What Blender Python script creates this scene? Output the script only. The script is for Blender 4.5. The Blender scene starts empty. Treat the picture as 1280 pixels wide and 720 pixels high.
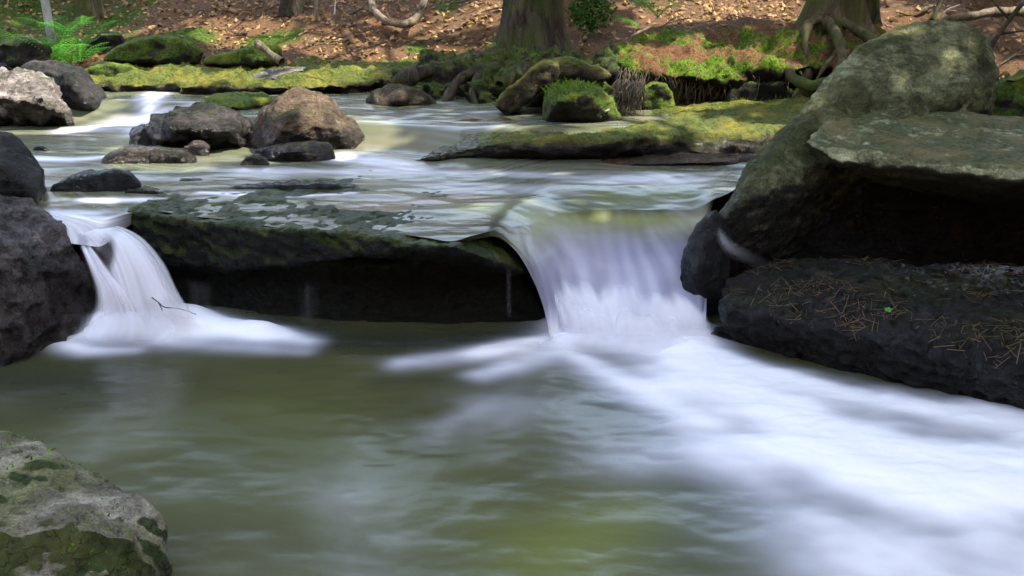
import bpy, math, random
import numpy as np
from mathutils import Vector
random.seed(7); rng = np.random.default_rng(7)
SC = bpy.context.scene; COL = SC.collection

# ------------------------------------------------------------------ camera
CAMZ, PITCH, F = 1.5, math.radians(18), 1244.0
cam_d = bpy.data.cameras.new('camera'); cam = bpy.data.objects.new('camera', cam_d); COL.objects.link(cam)
cam.location = (0, 0, CAMZ); cam.rotation_euler = (math.radians(90) - PITCH, 0, 0)
cam_d.sensor_width = 36; cam_d.lens = 36 * F / 1280; cam_d.clip_end = 500; cam_d.clip_start = .05
cam_d.dof.use_dof = True; cam_d.dof.focus_distance = 4.2; cam_d.dof.aperture_fstop = 14
SC.camera = cam
cP, sP = math.cos(PITCH), math.sin(PITCH)
def ray(px, py):
    x = (px - 640) / F; y = (360 - py) / F
    return x, cP + y * sP, -sP + y * cP
def P(px, py, Y):
    dx, dy, dz = ray(px, py); t = Y / dy
    return (dx * t, Y, CAMZ + dz * t)
def Z(px, py, z):
    dx, dy, dz = ray(px, py); t = (z - CAMZ) / dz
    return (dx * t, dy * t, z)

# ------------------------------------------------------------------ numpy helpers
def _hash(ix, iy, iz, s):
    h = (ix * 374761393 + iy * 668265263 + iz * 2147483647 + s * 1274126177) & 0xffffffff
    h = ((h ^ (h >> 13)) * 1274126177) & 0xffffffff
    h = ((h ^ (h >> 15)) * 2246822519) & 0xffffffff
    return ((h ^ (h >> 16)) & 0xffffff) / 16777215.0
def vnoise(p, s=0):
    p = np.asarray(p, float); i = np.floor(p).astype(np.int64); f = p - i; f = f * f * f * (f * (f * 6 - 15) + 10)
    r = 0
    for a in (0, 1):
        for b in (0, 1):
            for c in (0, 1):
                w = (f[..., 0] if a else 1 - f[..., 0]) * (f[..., 1] if b else 1 - f[..., 1]) * (f[..., 2] if c else 1 - f[..., 2])
                r = r + w * _hash(i[..., 0] + a, i[..., 1] + b, i[..., 2] + c, s)
    return r * 2 - 1
def fbm(p, o=4, s=0, g=.5):
    p = np.asarray(p, float); r = 0; a = 1
    for k in range(o):
        r = r + a * vnoise(p * 2 ** k + 17.3 * k, s + k); a *= g
    return r
def ridged(p, o=3, s=0):
    r = 0; a = 1
    for k in range(o):
        r = r + a * (1 - 2 * np.abs(vnoise(p * 2 ** k + 9.1 * k, s + k))); a *= .5
    return r
def sst(a, b, x):
    t = np.clip((x - a) / (b - a), 0, 1); return t * t * (3 - 2 * t)

def mesh_np(name, v, f, mat=None, smooth=True):
    v = np.asarray(v, np.float32); f = np.asarray(f, np.int32)
    me = bpy.data.meshes.new(name); n = f.shape[1]
    me.vertices.add(len(v)); me.vertices.foreach_set('co', v.ravel())
    me.loops.add(f.size); me.loops.foreach_set('vertex_index', f.ravel())
    me.polygons.add(len(f)); me.polygons.foreach_set('loop_start', np.arange(0, f.size, n, dtype=np.int32))
    me.polygons.foreach_set('use_smooth', np.full(len(f), smooth))
    me.update(calc_edges=True); me.validate()
    if mat: me.materials.append(mat)
    return me
def link(name, me, parent=None, loc=None):
    o = bpy.data.objects.new(name, me); COL.objects.link(o)
    if parent: o.parent = parent
    if loc is not None: o.location = loc
    return o
def recenter(me, at):
    n = len(me.vertices); a = np.empty(n * 3, np.float32); me.vertices.foreach_get('co', a)
    a = a.reshape(-1, 3) - np.asarray(at, np.float32); me.vertices.foreach_set('co', a.ravel()); me.update()
def tag(o, label=None, cat=None, group=None, kind=None):
    for k, v in (('label', label), ('category', cat), ('group', group), ('kind', kind)):
        if v: o[k] = v
    return o
def empty(name, loc, label=None, cat=None, group=None):
    o = bpy.data.objects.new(name, None); COL.objects.link(o); o.location = loc; o.empty_display_size = .1
    return tag(o, label, cat, group)
def grid_faces(nr, nc):
    i = np.arange(nr - 1)[:, None] * nc + np.arange(nc - 1)[None]
    return np.stack([i, i + 1, i + nc + 1, i + nc], -1).reshape(-1, 4)
def tube_np(pts, rad, seg=8, rough=0, cap=True):
    pts = np.asarray(pts, float); n = len(pts); vs = []; up = np.array([.13, .21, .97])
    for i in range(n):
        t = pts[min(i + 1, n - 1)] - pts[max(i - 1, 0)]; t = t / (np.linalg.norm(t) + 1e-9)
        u = np.cross(t, up) if abs(t[2]) < .9 else np.cross(t, [0, 1, .01]); u /= np.linalg.norm(u); w = np.cross(t, u)
        a = np.linspace(0, 2 * np.pi, seg, endpoint=False)
        vs.append(pts[i] + rad[i] * (np.cos(a)[:, None] * u + np.sin(a)[:, None] * w))
    v = np.concatenate(vs); f = []
    for i in range(n - 1):
        for k in range(seg):
            a = i * seg + k; b = i * seg + (k + 1) % seg
            f.append((a, b, b + seg, a + seg))
    if rough:
        v = v + (fbm(v * 9, 3, 5) * rough)[:, None] * (v - np.repeat(pts, seg, 0)) / (np.repeat(rad, seg)[:, None] + 1e-6)
    return v, np.array(f)
def curve_pts(ctrl, n=24):
    c = np.asarray(ctrl, float); m = len(c); t = np.linspace(0, m - 1, n); out = []
    for x in t:
        i = min(int(x), m - 2); u = x - i
        p0, p1, p2, p3 = c[max(i - 1, 0)], c[i], c[i + 1], c[min(i + 2, m - 1)]
        out.append(.5 * ((2 * p1) + (-p0 + p2) * u + (2 * p0 - 5 * p1 + 4 * p2 - p3) * u * u + (-p0 + 3 * p1 - 3 * p2 + p3) * u ** 3))
    return np.array(out)
class Bag:
    def __init__(s): s.v = []; s.f = []; s.n = 0
    def add(s, v, f): s.v.append(v); s.f.append(np.asarray(f) + s.n); s.n += len(v)
    def mesh(s, name, mat, smooth=True): return mesh_np(name, np.concatenate(s.v), np.concatenate(s.f), mat, smooth)

# ------------------------------------------------------------------ materials
class N:
    def __init__(s, name):
        s.m = bpy.data.materials.new(name); s.m.use_nodes = True; s.t = s.m.node_tree; s.t.nodes.clear()
        s.out = s.t.nodes.new('ShaderNodeOutputMaterial')
        s.pos = s.new('ShaderNodeNewGeometry')
    def new(s, typ, **k):
        n = s.t.nodes.new(typ)
        for a, b in k.items(): setattr(n, a, b)
        return n
    def put(s, sock, v):
        if isinstance(v, bpy.types.NodeSocket): s.t.links.new(v, sock)
        elif v is not None:
            if isinstance(v, (tuple, list)) and len(v) == 3 and sock.type == 'RGBA': v = (*v, 1)
            sock.default_value = v
    def noise(s, scale, det=6, rough=.55, vec=None, dist=0, stretch=None):
        n = s.new('ShaderNodeTexNoise'); n.inputs['Scale'].default_value = scale; n.inputs['Detail'].default_value = det
        n.inputs['Roughness'].default_value = rough; n.inputs['Distortion'].default_value = dist
        v = vec or s.pos.outputs['Position']
        if stretch:
            mp = s.new('ShaderNodeMapping'); s.put(mp.inputs['Vector'], v); mp.inputs['Scale'].default_value = stretch[0]; mp.inputs['Rotation'].default_value = stretch[1]; v = mp.outputs[0]
        s.put(n.inputs['Vector'], v); return n.outputs['Fac']
    def math(s, op, a, b=0, clamp=False):
        n = s.new('ShaderNodeMath', operation=op, use_clamp=clamp); s.put(n.inputs[0], a); s.put(n.inputs[1], b); return n.outputs[0]
    def mix(s, fac, a, b, mode='MIX'):
        n = s.new('ShaderNodeMix', data_type='RGBA', blend_type=mode); s.put(n.inputs[0], fac); s.put(n.inputs[6], a); s.put(n.inputs[7], b); return n.outputs[2]
    def ramp(s, x, a, b, lo=0., hi=1.):
        n = s.new('ShaderNodeMapRange', interpolation_type='SMOOTHSTEP'); s.put(n.inputs[0], x)
        n.inputs[1].default_value = a; n.inputs[2].default_value = b; n.inputs[3].default_value = lo; n.inputs[4].default_value = hi; return n.outputs[0]
    def bump(s, h, strength, dist, nrm=None):
        n = s.new('ShaderNodeBump'); s.put(n.inputs['Height'], h); n.inputs['Strength'].default_value = strength; n.inputs['Distance'].default_value = dist
        if nrm: s.put(n.inputs['Normal'], nrm)
        return n.outputs[0]
    def bsdf(s, color, rough=.8, nrm=None, spec=.5, ior=1.45, **k):
        n = s.new('ShaderNodeBsdfPrincipled'); s.put(n.inputs['Base Color'], color); s.put(n.inputs['Roughness'], rough)
        s.put(n.inputs['Specular IOR Level'], spec); n.inputs['IOR'].default_value = ior
        if nrm: s.put(n.inputs['Normal'], nrm)
        for a, b in k.items(): s.put(n.inputs[a.replace('_', ' ')], b)
        return n.outputs[0]
    def done(s, sh): s.t.links.new(sh, s.out.inputs['Surface']); return s.m

def rock_mat(name, c1, c2, mossc=(.05, .075, .012), moss=.5, side=0., lichen=.3, wet_z=-9, wet=.0, rough=.75, lcol=(.33, .35, .27), bump=1., front=0., shade_z=None):
    m = N(name); sep = m.new('ShaderNodeSeparateXYZ'); m.put(sep.inputs[0], m.pos.outputs['Normal'])
    sp = m.new('ShaderNodeSeparateXYZ'); m.put(sp.inputs[0], m.pos.outputs['Position'])
    big = m.noise(3.5, 5, .6, dist=.6); med = m.noise(17, 8, .65, dist=.4); fine = m.noise(120, 8, .8)
    fol = m.noise(9, 7, .65, stretch=((1, 1, 3), (.25, .35, .2)), dist=.2)
    c = m.mix(m.ramp(big, .36, .62), c1, c2)
    c = m.mix(m.ramp(fol, .35, .7, .15, 1), m.mix(1, c, (.45, .43, .42), 'MULTIPLY'), c)
    blot = m.noise(6, 12, .72, dist=.8); c = m.mix(m.ramp(blot, .42, .58, .75, 0), c, m.mix(1, c, (.42, .42, .40), 'MULTIPLY'))
    v = m.ramp(fine, .3, .7, .55, 1.45); cv = m.new('ShaderNodeCombineXYZ')
    for i in range(3): m.put(cv.inputs[i], v)
    c = m.mix(1, c, cv.outputs[0], 'MULTIPLY')
    c = m.mix(m.ramp(sep.outputs[2], -.32, .12, .85, 0), c, (.008, .008, .006))  # down-facing sides go near black: shade of the hollows painted into the colour
    # pale lichen crusts
    l1 = m.ramp(m.noise(14, 10, .75, dist=1.2), .60, .66, 0, 1); l2 = m.ramp(m.noise(140, 3, .6), .38, .55)
    c = m.mix(m.math('MULTIPLY', m.math('MULTIPLY', l1, l2), lichen), c, lcol)
    # moss grows on what faces up
    mm = m.math('ADD', m.math('MULTIPLY', sep.outputs[2], .75), m.math('ADD', m.math('MULTIPLY', med, .9), m.math('MULTIPLY', big, .7)))
    mm = m.math('SUBTRACT', mm, m.math('MULTIPLY', m.math('ADD', sep.outputs[1], sep.outputs[2]), front)) if front else mm
    mk = m.ramp(m.math('ADD', mm, side), 1.62 - .75 * moss, 1.85 - .75 * moss) if moss > 0 else 0.
    mv = m.mix(m.ramp(m.noise(45, 6, .7), .3, .7), tuple(x * .35 for x in mossc), tuple(x * 1.45 for x in mossc))
    mv = m.mix(m.ramp(m.noise(5, 4, .6), .42, .68), mv, tuple(a * b for a, b in zip(mossc, (2.1, 1.45, 1.4))))
    if moss > 0: c = m.mix(m.math('MULTIPLY', mk, .93), c, mv)
    if shade_z: c = m.mix(m.ramp(m.math('ADD', sp.outputs[2], m.math('MULTIPLY', m.math('SUBTRACT', med, .5), .12)), shade_z - .1, shade_z, .93, 0), c, (.006, .007, .005))  # lower part near black by height: shade under the overhang put into colour
    wz = m.ramp(m.math('SUBTRACT', sp.outputs[2], m.math('MULTIPLY', med, .12)), wet_z - .03, wet_z + .03, 1, 0)
    if wet: wz = m.math('MAXIMUM', wz, wet * 1.0)
    c = m.mix(wz, c, m.mix(1, c, (.40, .38, .36), 'MULTIPLY'))
    r = m.ramp(m.math('ADD', m.math('MULTIPLY', wz, .62), m.math('MULTIPLY', fine, -.25)), -.15, .6, rough, .16)
    h = m.math('ADD', m.math('MULTIPLY', med, 1.), m.math('ADD', m.math('MULTIPLY', fine, .32), m.math('MULTIPLY', fol, .9)))
    crk = m.new('ShaderNodeTexVoronoi', feature='DISTANCE_TO_EDGE'); crk.inputs['Scale'].default_value = 5
    dv = m.new('ShaderNodeVectorMath', operation='ADD'); nz = m.new('ShaderNodeTexNoise'); nz.inputs['Scale'].default_value = 6; nz.inputs['Detail'].default_value = 6
    m.put(nz.inputs['Vector'], m.pos.outputs['Position']); m.put(dv.inputs[0], m.pos.outputs['Position']); m.put(dv.inputs[1], nz.outputs['Color']); m.put(crk.inputs['Vector'], dv.outputs[0])
    h = m.math('ADD', h, m.ramp(crk.outputs['Distance'], 0, .035, -.35, 0))
    nrm = m.bump(h, 1. * bump, .028)
    return m.done(m.bsdf(c, r, nrm, spec=m.ramp(wz, 0, 1, .25, .6)))

M = {}
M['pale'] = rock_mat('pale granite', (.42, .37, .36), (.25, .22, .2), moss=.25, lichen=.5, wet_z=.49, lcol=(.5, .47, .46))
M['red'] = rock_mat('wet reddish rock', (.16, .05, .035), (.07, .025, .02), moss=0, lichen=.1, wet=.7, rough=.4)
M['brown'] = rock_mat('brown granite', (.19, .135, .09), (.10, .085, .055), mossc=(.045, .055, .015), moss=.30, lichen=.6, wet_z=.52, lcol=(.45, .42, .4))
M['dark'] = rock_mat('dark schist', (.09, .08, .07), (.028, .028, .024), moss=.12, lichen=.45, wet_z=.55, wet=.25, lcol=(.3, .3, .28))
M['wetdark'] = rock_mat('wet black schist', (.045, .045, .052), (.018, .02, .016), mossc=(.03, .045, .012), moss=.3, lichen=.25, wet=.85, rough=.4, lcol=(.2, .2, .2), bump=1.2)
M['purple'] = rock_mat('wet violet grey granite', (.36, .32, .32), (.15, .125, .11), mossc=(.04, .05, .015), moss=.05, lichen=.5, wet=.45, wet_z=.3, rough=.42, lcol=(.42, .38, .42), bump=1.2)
M['ledge'] = rock_mat('mossy wet ledge', (.04, .045, .022), (.02, .025, .012), mossc=(.035, .06, .008), moss=.45, side=.55, lichen=.1, wet=.35, rough=.5, shade_z=.30)
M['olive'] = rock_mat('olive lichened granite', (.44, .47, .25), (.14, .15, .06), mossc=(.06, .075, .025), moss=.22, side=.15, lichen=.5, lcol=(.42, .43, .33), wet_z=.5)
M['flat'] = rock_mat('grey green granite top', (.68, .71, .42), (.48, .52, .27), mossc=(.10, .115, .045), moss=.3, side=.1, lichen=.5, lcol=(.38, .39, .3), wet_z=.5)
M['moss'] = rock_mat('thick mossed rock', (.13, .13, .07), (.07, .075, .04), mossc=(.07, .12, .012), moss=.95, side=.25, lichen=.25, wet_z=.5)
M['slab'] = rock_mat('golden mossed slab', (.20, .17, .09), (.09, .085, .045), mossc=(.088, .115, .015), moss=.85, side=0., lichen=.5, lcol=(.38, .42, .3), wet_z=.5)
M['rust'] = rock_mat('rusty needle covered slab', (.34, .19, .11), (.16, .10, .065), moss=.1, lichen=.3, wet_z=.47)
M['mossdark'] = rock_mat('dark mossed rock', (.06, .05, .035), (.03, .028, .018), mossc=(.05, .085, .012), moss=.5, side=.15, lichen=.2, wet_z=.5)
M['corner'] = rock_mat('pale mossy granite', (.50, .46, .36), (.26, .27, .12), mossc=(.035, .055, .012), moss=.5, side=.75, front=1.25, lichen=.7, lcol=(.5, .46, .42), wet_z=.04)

def earth_mat():
    m = N('forest earth'); at = m.new('ShaderNodeAttribute', attribute_name='moss')
    n1 = m.noise(4, 6, .6); n2 = m.noise(38, 8, .7); n3 = m.noise(150, 4, .7)
    c = m.mix(m.ramp(n2, .3, .7), (.045, .027, .013), (.22, .13, .065)); c = m.mix(m.ramp(n1, .35, .65), c, m.mix(m.ramp(n3, .35, .65), (.07, .04, .022), (.27, .145, .08)))
    mk = m.ramp(m.math('ADD', at.outputs['Fac'], m.math('MULTIPLY', n1, .8)), .62, .9)
    mv = m.mix(m.ramp(n2, .35, .65), (.022, .04, .006), (.10, .16, .018))
    c = m.mix(mk, c, mv)
    return m.done(m.bsdf(c, .9, m.bump(m.math('ADD', n2, m.math('MULTIPLY', n3, .4)), 1, .03), spec=.2))
M['earth'] = earth_mat()

def water_mat():
    m = N('stream water'); at = m.new('ShaderNodeAttribute', attribute_name='wcol'); foam = at.outputs['Alpha']
    st = m.new('ShaderNodeAttribute', attribute_name='streak')
    nr = m.bump(m.math('ADD', m.math('MULTIPLY', st.outputs['Fac'], .7), m.noise(7, 3, .5, stretch=((1, 1.6, 1), (0, 0, .4)))), .08, .03)
    w = m.bsdf(at.outputs['Color'], .22, nr, spec=.5, ior=1.33)
    f = m.bsdf(m.mix(m.ramp(foam, .3, 1), (.76, .77, .90), (.97, .97, 1.)), .55, m.bump(m.math('ADD', m.noise(5, 4, .6), m.math('MULTIPLY', st.outputs['Fac'], .25)), .22, .03), spec=.2)
    x = m.new('ShaderNodeMixShader'); m.put(x.inputs[0], foam); m.put(x.inputs[1], w); m.put(x.inputs[2], f)
    return m.done(x.outputs[0])
M['water'] = water_mat()
def veil_mat(name, col=(.88, .89, .98), k=1.):
    m = N(name); at = m.new('ShaderNodeAttribute', attribute_name='alpha')
    d = m.bsdf(col, .5, spec=.3); tl = m.new('ShaderNodeBsdfTranslucent'); m.put(tl.inputs[0], (*col, 1)); x = m.new('ShaderNodeMixShader'); x.inputs[0].default_value = .35
    m.put(x.inputs[1], d); m.put(x.inputs[2], tl.outputs[0])
    t = m.new('ShaderNodeBsdfTransparent'); y = m.new('ShaderNodeMixShader'); m.put(y.inputs[0], m.math('MULTIPLY', at.outputs['Fac'], k, True)); m.put(y.inputs[1], t.outputs[0]); m.put(y.inputs[2], x.outputs[0])
    return m.done(y.outputs[0])
M['veil'] = veil_mat('silky falling water', (.95, .95, 1.))

def leaf_mat(name, a, b, trans=.3, rough=.6, scale=3.):
    m = N(name); r = m.new('ShaderNodeAttribute', attribute_name='rnd')
    c = m.mix(r.outputs['Fac'], a, b); d = m.bsdf(c, rough, spec=.3); tl = m.new('ShaderNodeBsdfTranslucent'); m.put(tl.inputs[0], c)
    x = m.new('ShaderNodeMixShader'); x.inputs[0].default_value = trans; m.put(x.inputs[1], d); m.put(x.inputs[2], tl.outputs[0]); return m.done(x.outputs[0])
M['canopy'] = leaf_mat('canopy leaves', (.03, .06, .012), (.08, .13, .03))
M['litter'] = leaf_mat('dead leaves', (.08, .038, .014), (.50, .315, .13), .15, .7)
M['needle'] = leaf_mat('fallen needles', (.055, .03, .014), (.25, .155, .075), .1, .6)
M['fern'] = leaf_mat('fern green', (.05, .20, .015), (.13, .40, .035), .35)
M['mosst'] = leaf_mat('moss tufts', (.05, .11, .008), (.18, .32, .02), .25)
M['rootlet'] = leaf_mat('hanging rootlets', (.05, .04, .025), (.17, .14, .10), 0)
M['bush'] = leaf_mat('undergrowth leaves', (.03, .08, .01), (.10, .20, .025), .3)
def bark_mat(name, a, b, moss=.4, vs=1.):
    m = N(name); n1 = m.noise(14, 8, .7, stretch=((1, 1, .18 * vs), (0, 0, 0)), dist=.8); n2 = m.noise(5, 5, .6)
    c = m.mix(m.ramp(n1, .35, .65), a, b); sp = m.new('ShaderNodeSeparateXYZ'); m.put(sp.inputs[0], m.pos.outputs['Position'])
    mk = m.math('MULTIPLY', m.ramp(n2, .42, .62), m.math('MULTIPLY', m.ramp(sp.outputs[2], .7, 2.2, 1, .2), moss), True)
    c = m.mix(mk, c, m.mix(m.noise(60, 4), (.03, .05, .008), (.09, .12, .02)))
    return m.done(m.bsdf(c, .85, m.bump(n1, 1, .05), spec=.2))
M['bark'] = bark_mat('furrowed brown bark', (.02, .017, .012), (.10, .082, .06), .7)
M['bark2'] = bark_mat('smooth grey bark', (.09, .085, .065), (.22, .20, .16), .6)
M['bark3'] = bark_mat('mossy brown root bark', (.045, .037, .018), (.16, .125, .07), .9)
M['birch'] = bark_mat('pale birch bark', (.30, .30, .28), (.52, .52, .50), .2)
M['wood'] = bark_mat('dead grey wood', (.10, .075, .05), (.30, .24, .18), .5)
M['twig'] = bark_mat('pale twig', (.35, .3, .27), (.6, .52, .48), 0)
M['leafgreen'] = leaf_mat('bright green leaf', (.08, .35, .05), (.12, .45, .08), .3)

# ------------------------------------------------------------------ rocks
def H(sil, depth=.5, shrink=.7, bulge=(), Y=None):
    s = [np.array(P(q[0], q[1], q[2] if len(q) > 2 else Y)) for q in sil]; c = np.mean(s, 0)
    rd = c - np.array([0, 0, CAMZ]); rd = rd / rd[1] * depth; rd[2] *= .5
    out = list(s) + [c + (q - c) * shrink + rd for q in s] + [np.array(P(*q)) for q in bulge]
    return out
def hull_mesh(hulls):
    import bmesh
    bm = bmesh.new()
    for h in hulls:
        vs = [bm.verts.new(Vector([float(x) for x in q])) for q in h]
        r = bmesh.ops.convex_hull(bm, input=vs, use_existing_faces=False)
        bad = [g for g in r['geom_interior'] + r['geom_unused'] if isinstance(g, bmesh.types.BMVert)]
        if bad: bmesh.ops.delete(bm, geom=list(set(bad)), context='VERTS')
    bmesh.ops.recalc_face_normals(bm, faces=bm.faces)
    me = bpy.data.meshes.new('t'); bm.to_mesh(me); bm.free(); return me
def rock_np(hulls, vox=.02, smooth=8, amp=.03, freq=3.5, fine=.006, seed=0, layer=0):
    me = hull_mesh(hulls); o = bpy.data.objects.new('t', me); COL.objects.link(o)
    md = o.modifiers.new('r', 'REMESH'); md.mode = 'VOXEL'; md.voxel_size = vox; md.adaptivity = 0
    if smooth:
        sm = o.modifiers.new('s', 'SMOOTH'); sm.factor = .5; sm.iterations = smooth
    dg = bpy.context.evaluated_depsgraph_get(); me2 = bpy.data.meshes.new_from_object(o.evaluated_get(dg))
    bpy.data.objects.remove(o); bpy.data.meshes.remove(me)
    n = len(me2.vertices); co = np.empty(n * 3, np.float32); me2.vertices.foreach_get('co', co); co = co.reshape(-1, 3).astype(float)
    nr = np.empty(n * 3, np.float32); me2.vertices.foreach_get('normal', nr); nr = nr.reshape(-1, 3)
    d = amp * fbm(co * freq, 3, seed) + amp * .6 * (ridged(co * freq * 1.7, 2, seed + 9) - .5) + fine * fbm(co * 28, 3, seed + 3, .6)
    if layer: # foliation steps
        h = co @ np.array([.25, -.1, 1.]) * 16 + fbm(co * 2.2, 2, seed + 5) * 1.6
        d = d + layer * (np.abs((h % 1) - .5) * 2 - .5) * (1 - np.abs(nr[:, 2]) * .8)
    co = co + nr * d[:, None]
    me2.vertices.foreach_set('co', co.astype(np.float32).ravel()); me2.update()
    me2.polygons.foreach_set('use_smooth', np.ones(len(me2.polygons), bool))
    return me2, co
ROCKS = {}
def rock(name, label, mat, hulls, cat='rock', group=None, kind=None, key=None, **k):
    k.setdefault('seed', len(ROCKS) * 13 + 1)
    me, co = rock_np(hulls, **k); me.name = name; me.materials.clear(); me.materials.append(M[mat])
    at = np.array([(co[:, 0].min() + co[:, 0].max()) / 2, (co[:, 1].min() + co[:, 1].max()) / 2, co[:, 2].min()]); recenter(me, at)
    o = link(name, me, loc=at); tag(o, label, None if kind else cat, group, kind); ROCKS[key or label] = o
    return o

# ---- left side
rock('boulder', 'wet violet grey boulder beside the narrow white cascade, filling the left edge', 'purple', key='L1', vox=.013, smooth=8, amp=.035, freq=4.5, fine=.010, layer=.006, hulls=[
    H([(0, 240, 4.25), (-100, 212, 4.3), (-300, 240, 4.2), (40, 264, 4.25), (76, 292, 4.2), (100, 320, 4.15), (114, 352, 4.1), (121, 385, 4.05), (116, 405, 4.02), (90, 430, 3.95), (60, 450, 3.8), (0, 475, 3.6), (-300, 520, 3.4)],
      .5, .8, [(72, 330, 3.95), (20, 300, 3.85), (-100, 280, 3.7), (85, 412, 3.9), (30, 440, 3.68)])])
rock('boulder', 'dark rounded boulder behind the violet grey one at the upper pool edge', 'dark', key='L2', vox=.016, smooth=16, amp=.02, hulls=[
    H([(0, 164), (18, 167), (40, 188), (55, 222), (60, 258), (52, 285), (0, 300), (-110, 290), (-120, 190), (-50, 160)], .45, .75, [(0, 210, 4.3), (30, 230, 4.3)], Y=4.55)])
rock('boulder', 'pale pinkish boulder in full sun, far upper left', 'pale', key='L3', vox=.016, smooth=4, amp=.05, freq=5, fine=.01, hulls=[
    H([(0, 90), (28, 91), (52, 98), (78, 115), (92, 140), (91, 165), (50, 170), (-30, 172), (-90, 160), (-90, 100)], .6, .75, [(50, 118, 6.55), (0, 120, 6.5), (85, 145, 6.6)], Y=6.85)])
rock('boulder', 'dark angular boulder with a sharp ridge behind the sunlit pale one', 'dark', key='L4', vox=.016, smooth=1, amp=.02, layer=.01, hulls=[
    H([(26, 84), (40, 77), (76, 74), (100, 84), (122, 108), (139, 134), (140, 160), (100, 170), (60, 160), (30, 130)], .6, .7, [(88, 98, 6.95), (72, 80, 7.1), (108, 128, 6.9)], Y=7.25)])
rock('stone', 'small grey stone peeping over the sunlit pale boulder', 'dark', hulls=[H([(-30, 76), (5, 78), (18, 84), (28, 95), (0, 105), (-40, 100)], .4, .7, Y=7.7)])
rock('boulder', 'nearest boulder, pale top with dark moss on its front, bottom left corner', 'corner', key='L5', vox=.0095, smooth=16, amp=.022, fine=.006, freq=5, hulls=[
    H([(0, 541, 2.55), (45, 556, 2.5), (95, 580, 2.45), (150, 612, 2.35), (188, 640, 2.28), (207, 668, 2.22), (213, 705, 2.18), (213, 780, 2.1), (150, 900, 1.95), (-200, 950, 1.8), (-300, 560, 2.4)],
      .15, .8, [(0, 655, 2.02), (90, 650, 2.05), (165, 672, 2.06), (-100, 660, 1.95), (100, 760, 1.9), (190, 760, 2.0)])])
# ---- rocks standing in the upper stream
rock('boulder', 'dark wedge shaped boulder in midstream with a glistening top', 'dark', key='S8', vox=.012, smooth=2, amp=.03, freq=6, layer=.01, fine=.008, hulls=[
    H([(172, 200), (176, 170), (195, 150), (215, 140), (252, 136), (287, 139), (306, 148), (314, 162), (314, 205)], .55, .75, [(225, 158, 5.72), (290, 165, 5.72), (200, 170, 5.75)], Y=5.98)])
rock('stone', 'little black stone tucked against the left of the dark wedge boulder', 'dark', hulls=[H([(165, 192), (166, 168), (177, 157), (192, 154), (204, 165), (200, 195)], .25, .7, Y=5.9)])
rock('boulder', 'low mossy green boulder behind the dark wedge and brown boulders', 'moss', key='S9', vox=.018, hulls=[H([(225, 165), (240, 137), (262, 127), (300, 120), (332, 119), (350, 126), (350, 170)], .5, .8, [(290, 133, 6.6)], Y=6.8)])
rock('boulder', 'tall rounded brown boulder in midstream, its right shoulder sunlit', 'brown', key='S10', vox=.013, smooth=7, amp=.024, freq=4, fine=.008, hulls=[
    H([(306, 205), (308, 175), (314, 158), (327, 138), (347, 122), (373, 114), (400, 114), (417, 122), (432, 142), (450, 168), (460, 190), (458, 210)], .6, .75, [(360, 150, 5.6), (420, 160, 5.7), (340, 180, 5.6)], Y=5.95)])
rock('rock', 'flat black rock with brown needles at the foot of the brown boulder', 'wetdark', vox=.012, smooth=5, amp=.012, hulls=[H([(313, 212), (318, 186), (345, 179), (390, 175), (414, 178), (421, 190), (418, 212)], .2, .8, [(360, 190, 5.42)], Y=5.55)])
rock('stone', 'small wet pointed stone in the stream below the brown boulder', 'dark', vox=.01, smooth=5, amp=.01, hulls=[H([(296, 214), (308, 196), (322, 193), (332, 200), (341, 214)], .15, .7, Y=5.38)])
rock('rock', 'long low slab awash in the stream, pale and dark, below the wedge boulder', 'brown', key='S7', vox=.012, smooth=5, amp=.012, hulls=[H([(118, 214), (130, 197), (155, 187), (200, 188), (236, 193), (246, 200), (240, 212)], .35, .85, Y=5.45)])
rock('stone', 'small white topped stone on the end of the long low slab', 'pale', vox=.01, smooth=6, amp=.01, hulls=[H([(228, 200), (231, 184), (242, 177), (254, 176), (262, 183), (262, 200)], .15, .7, Y=5.7)])
rock('rock', 'jagged black rock breaking the surface above the left cascade', 'wetdark', vox=.012, smooth=3, amp=.018, hulls=[H([(62, 250), (66, 232), (90, 223), (100, 226), (125, 217), (150, 214), (168, 219), (178, 230), (176, 250)], .3, .8, Y=4.72)])
rock('stone', 'thin mossy stone just above water right of the jagged black rock', 'mossdark', vox=.01, smooth=3, amp=.01, hulls=[H([(150, 250), (160, 237), (185, 236), (207, 241), (208, 250)], .15, .8, Y=4.68)])
rock('rock', 'thin dark ridge of rock barely breaking the surface of the upper stream', 'wetdark', vox=.012, smooth=3, amp=.012, hulls=[H([(212, 250), (260, 238), (330, 234), (400, 230), (442, 235), (440, 250)], .18, .9, Y=4.78)])
rock('stone', 'tiny black stone in the stream by the left edge above the dark boulder', 'dark', vox=.01, smooth=4, amp=.008, hulls=[H([(38, 196), (42, 183), (52, 181), (62, 188), (62, 196)], .12, .7, Y=5.85)])
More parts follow.
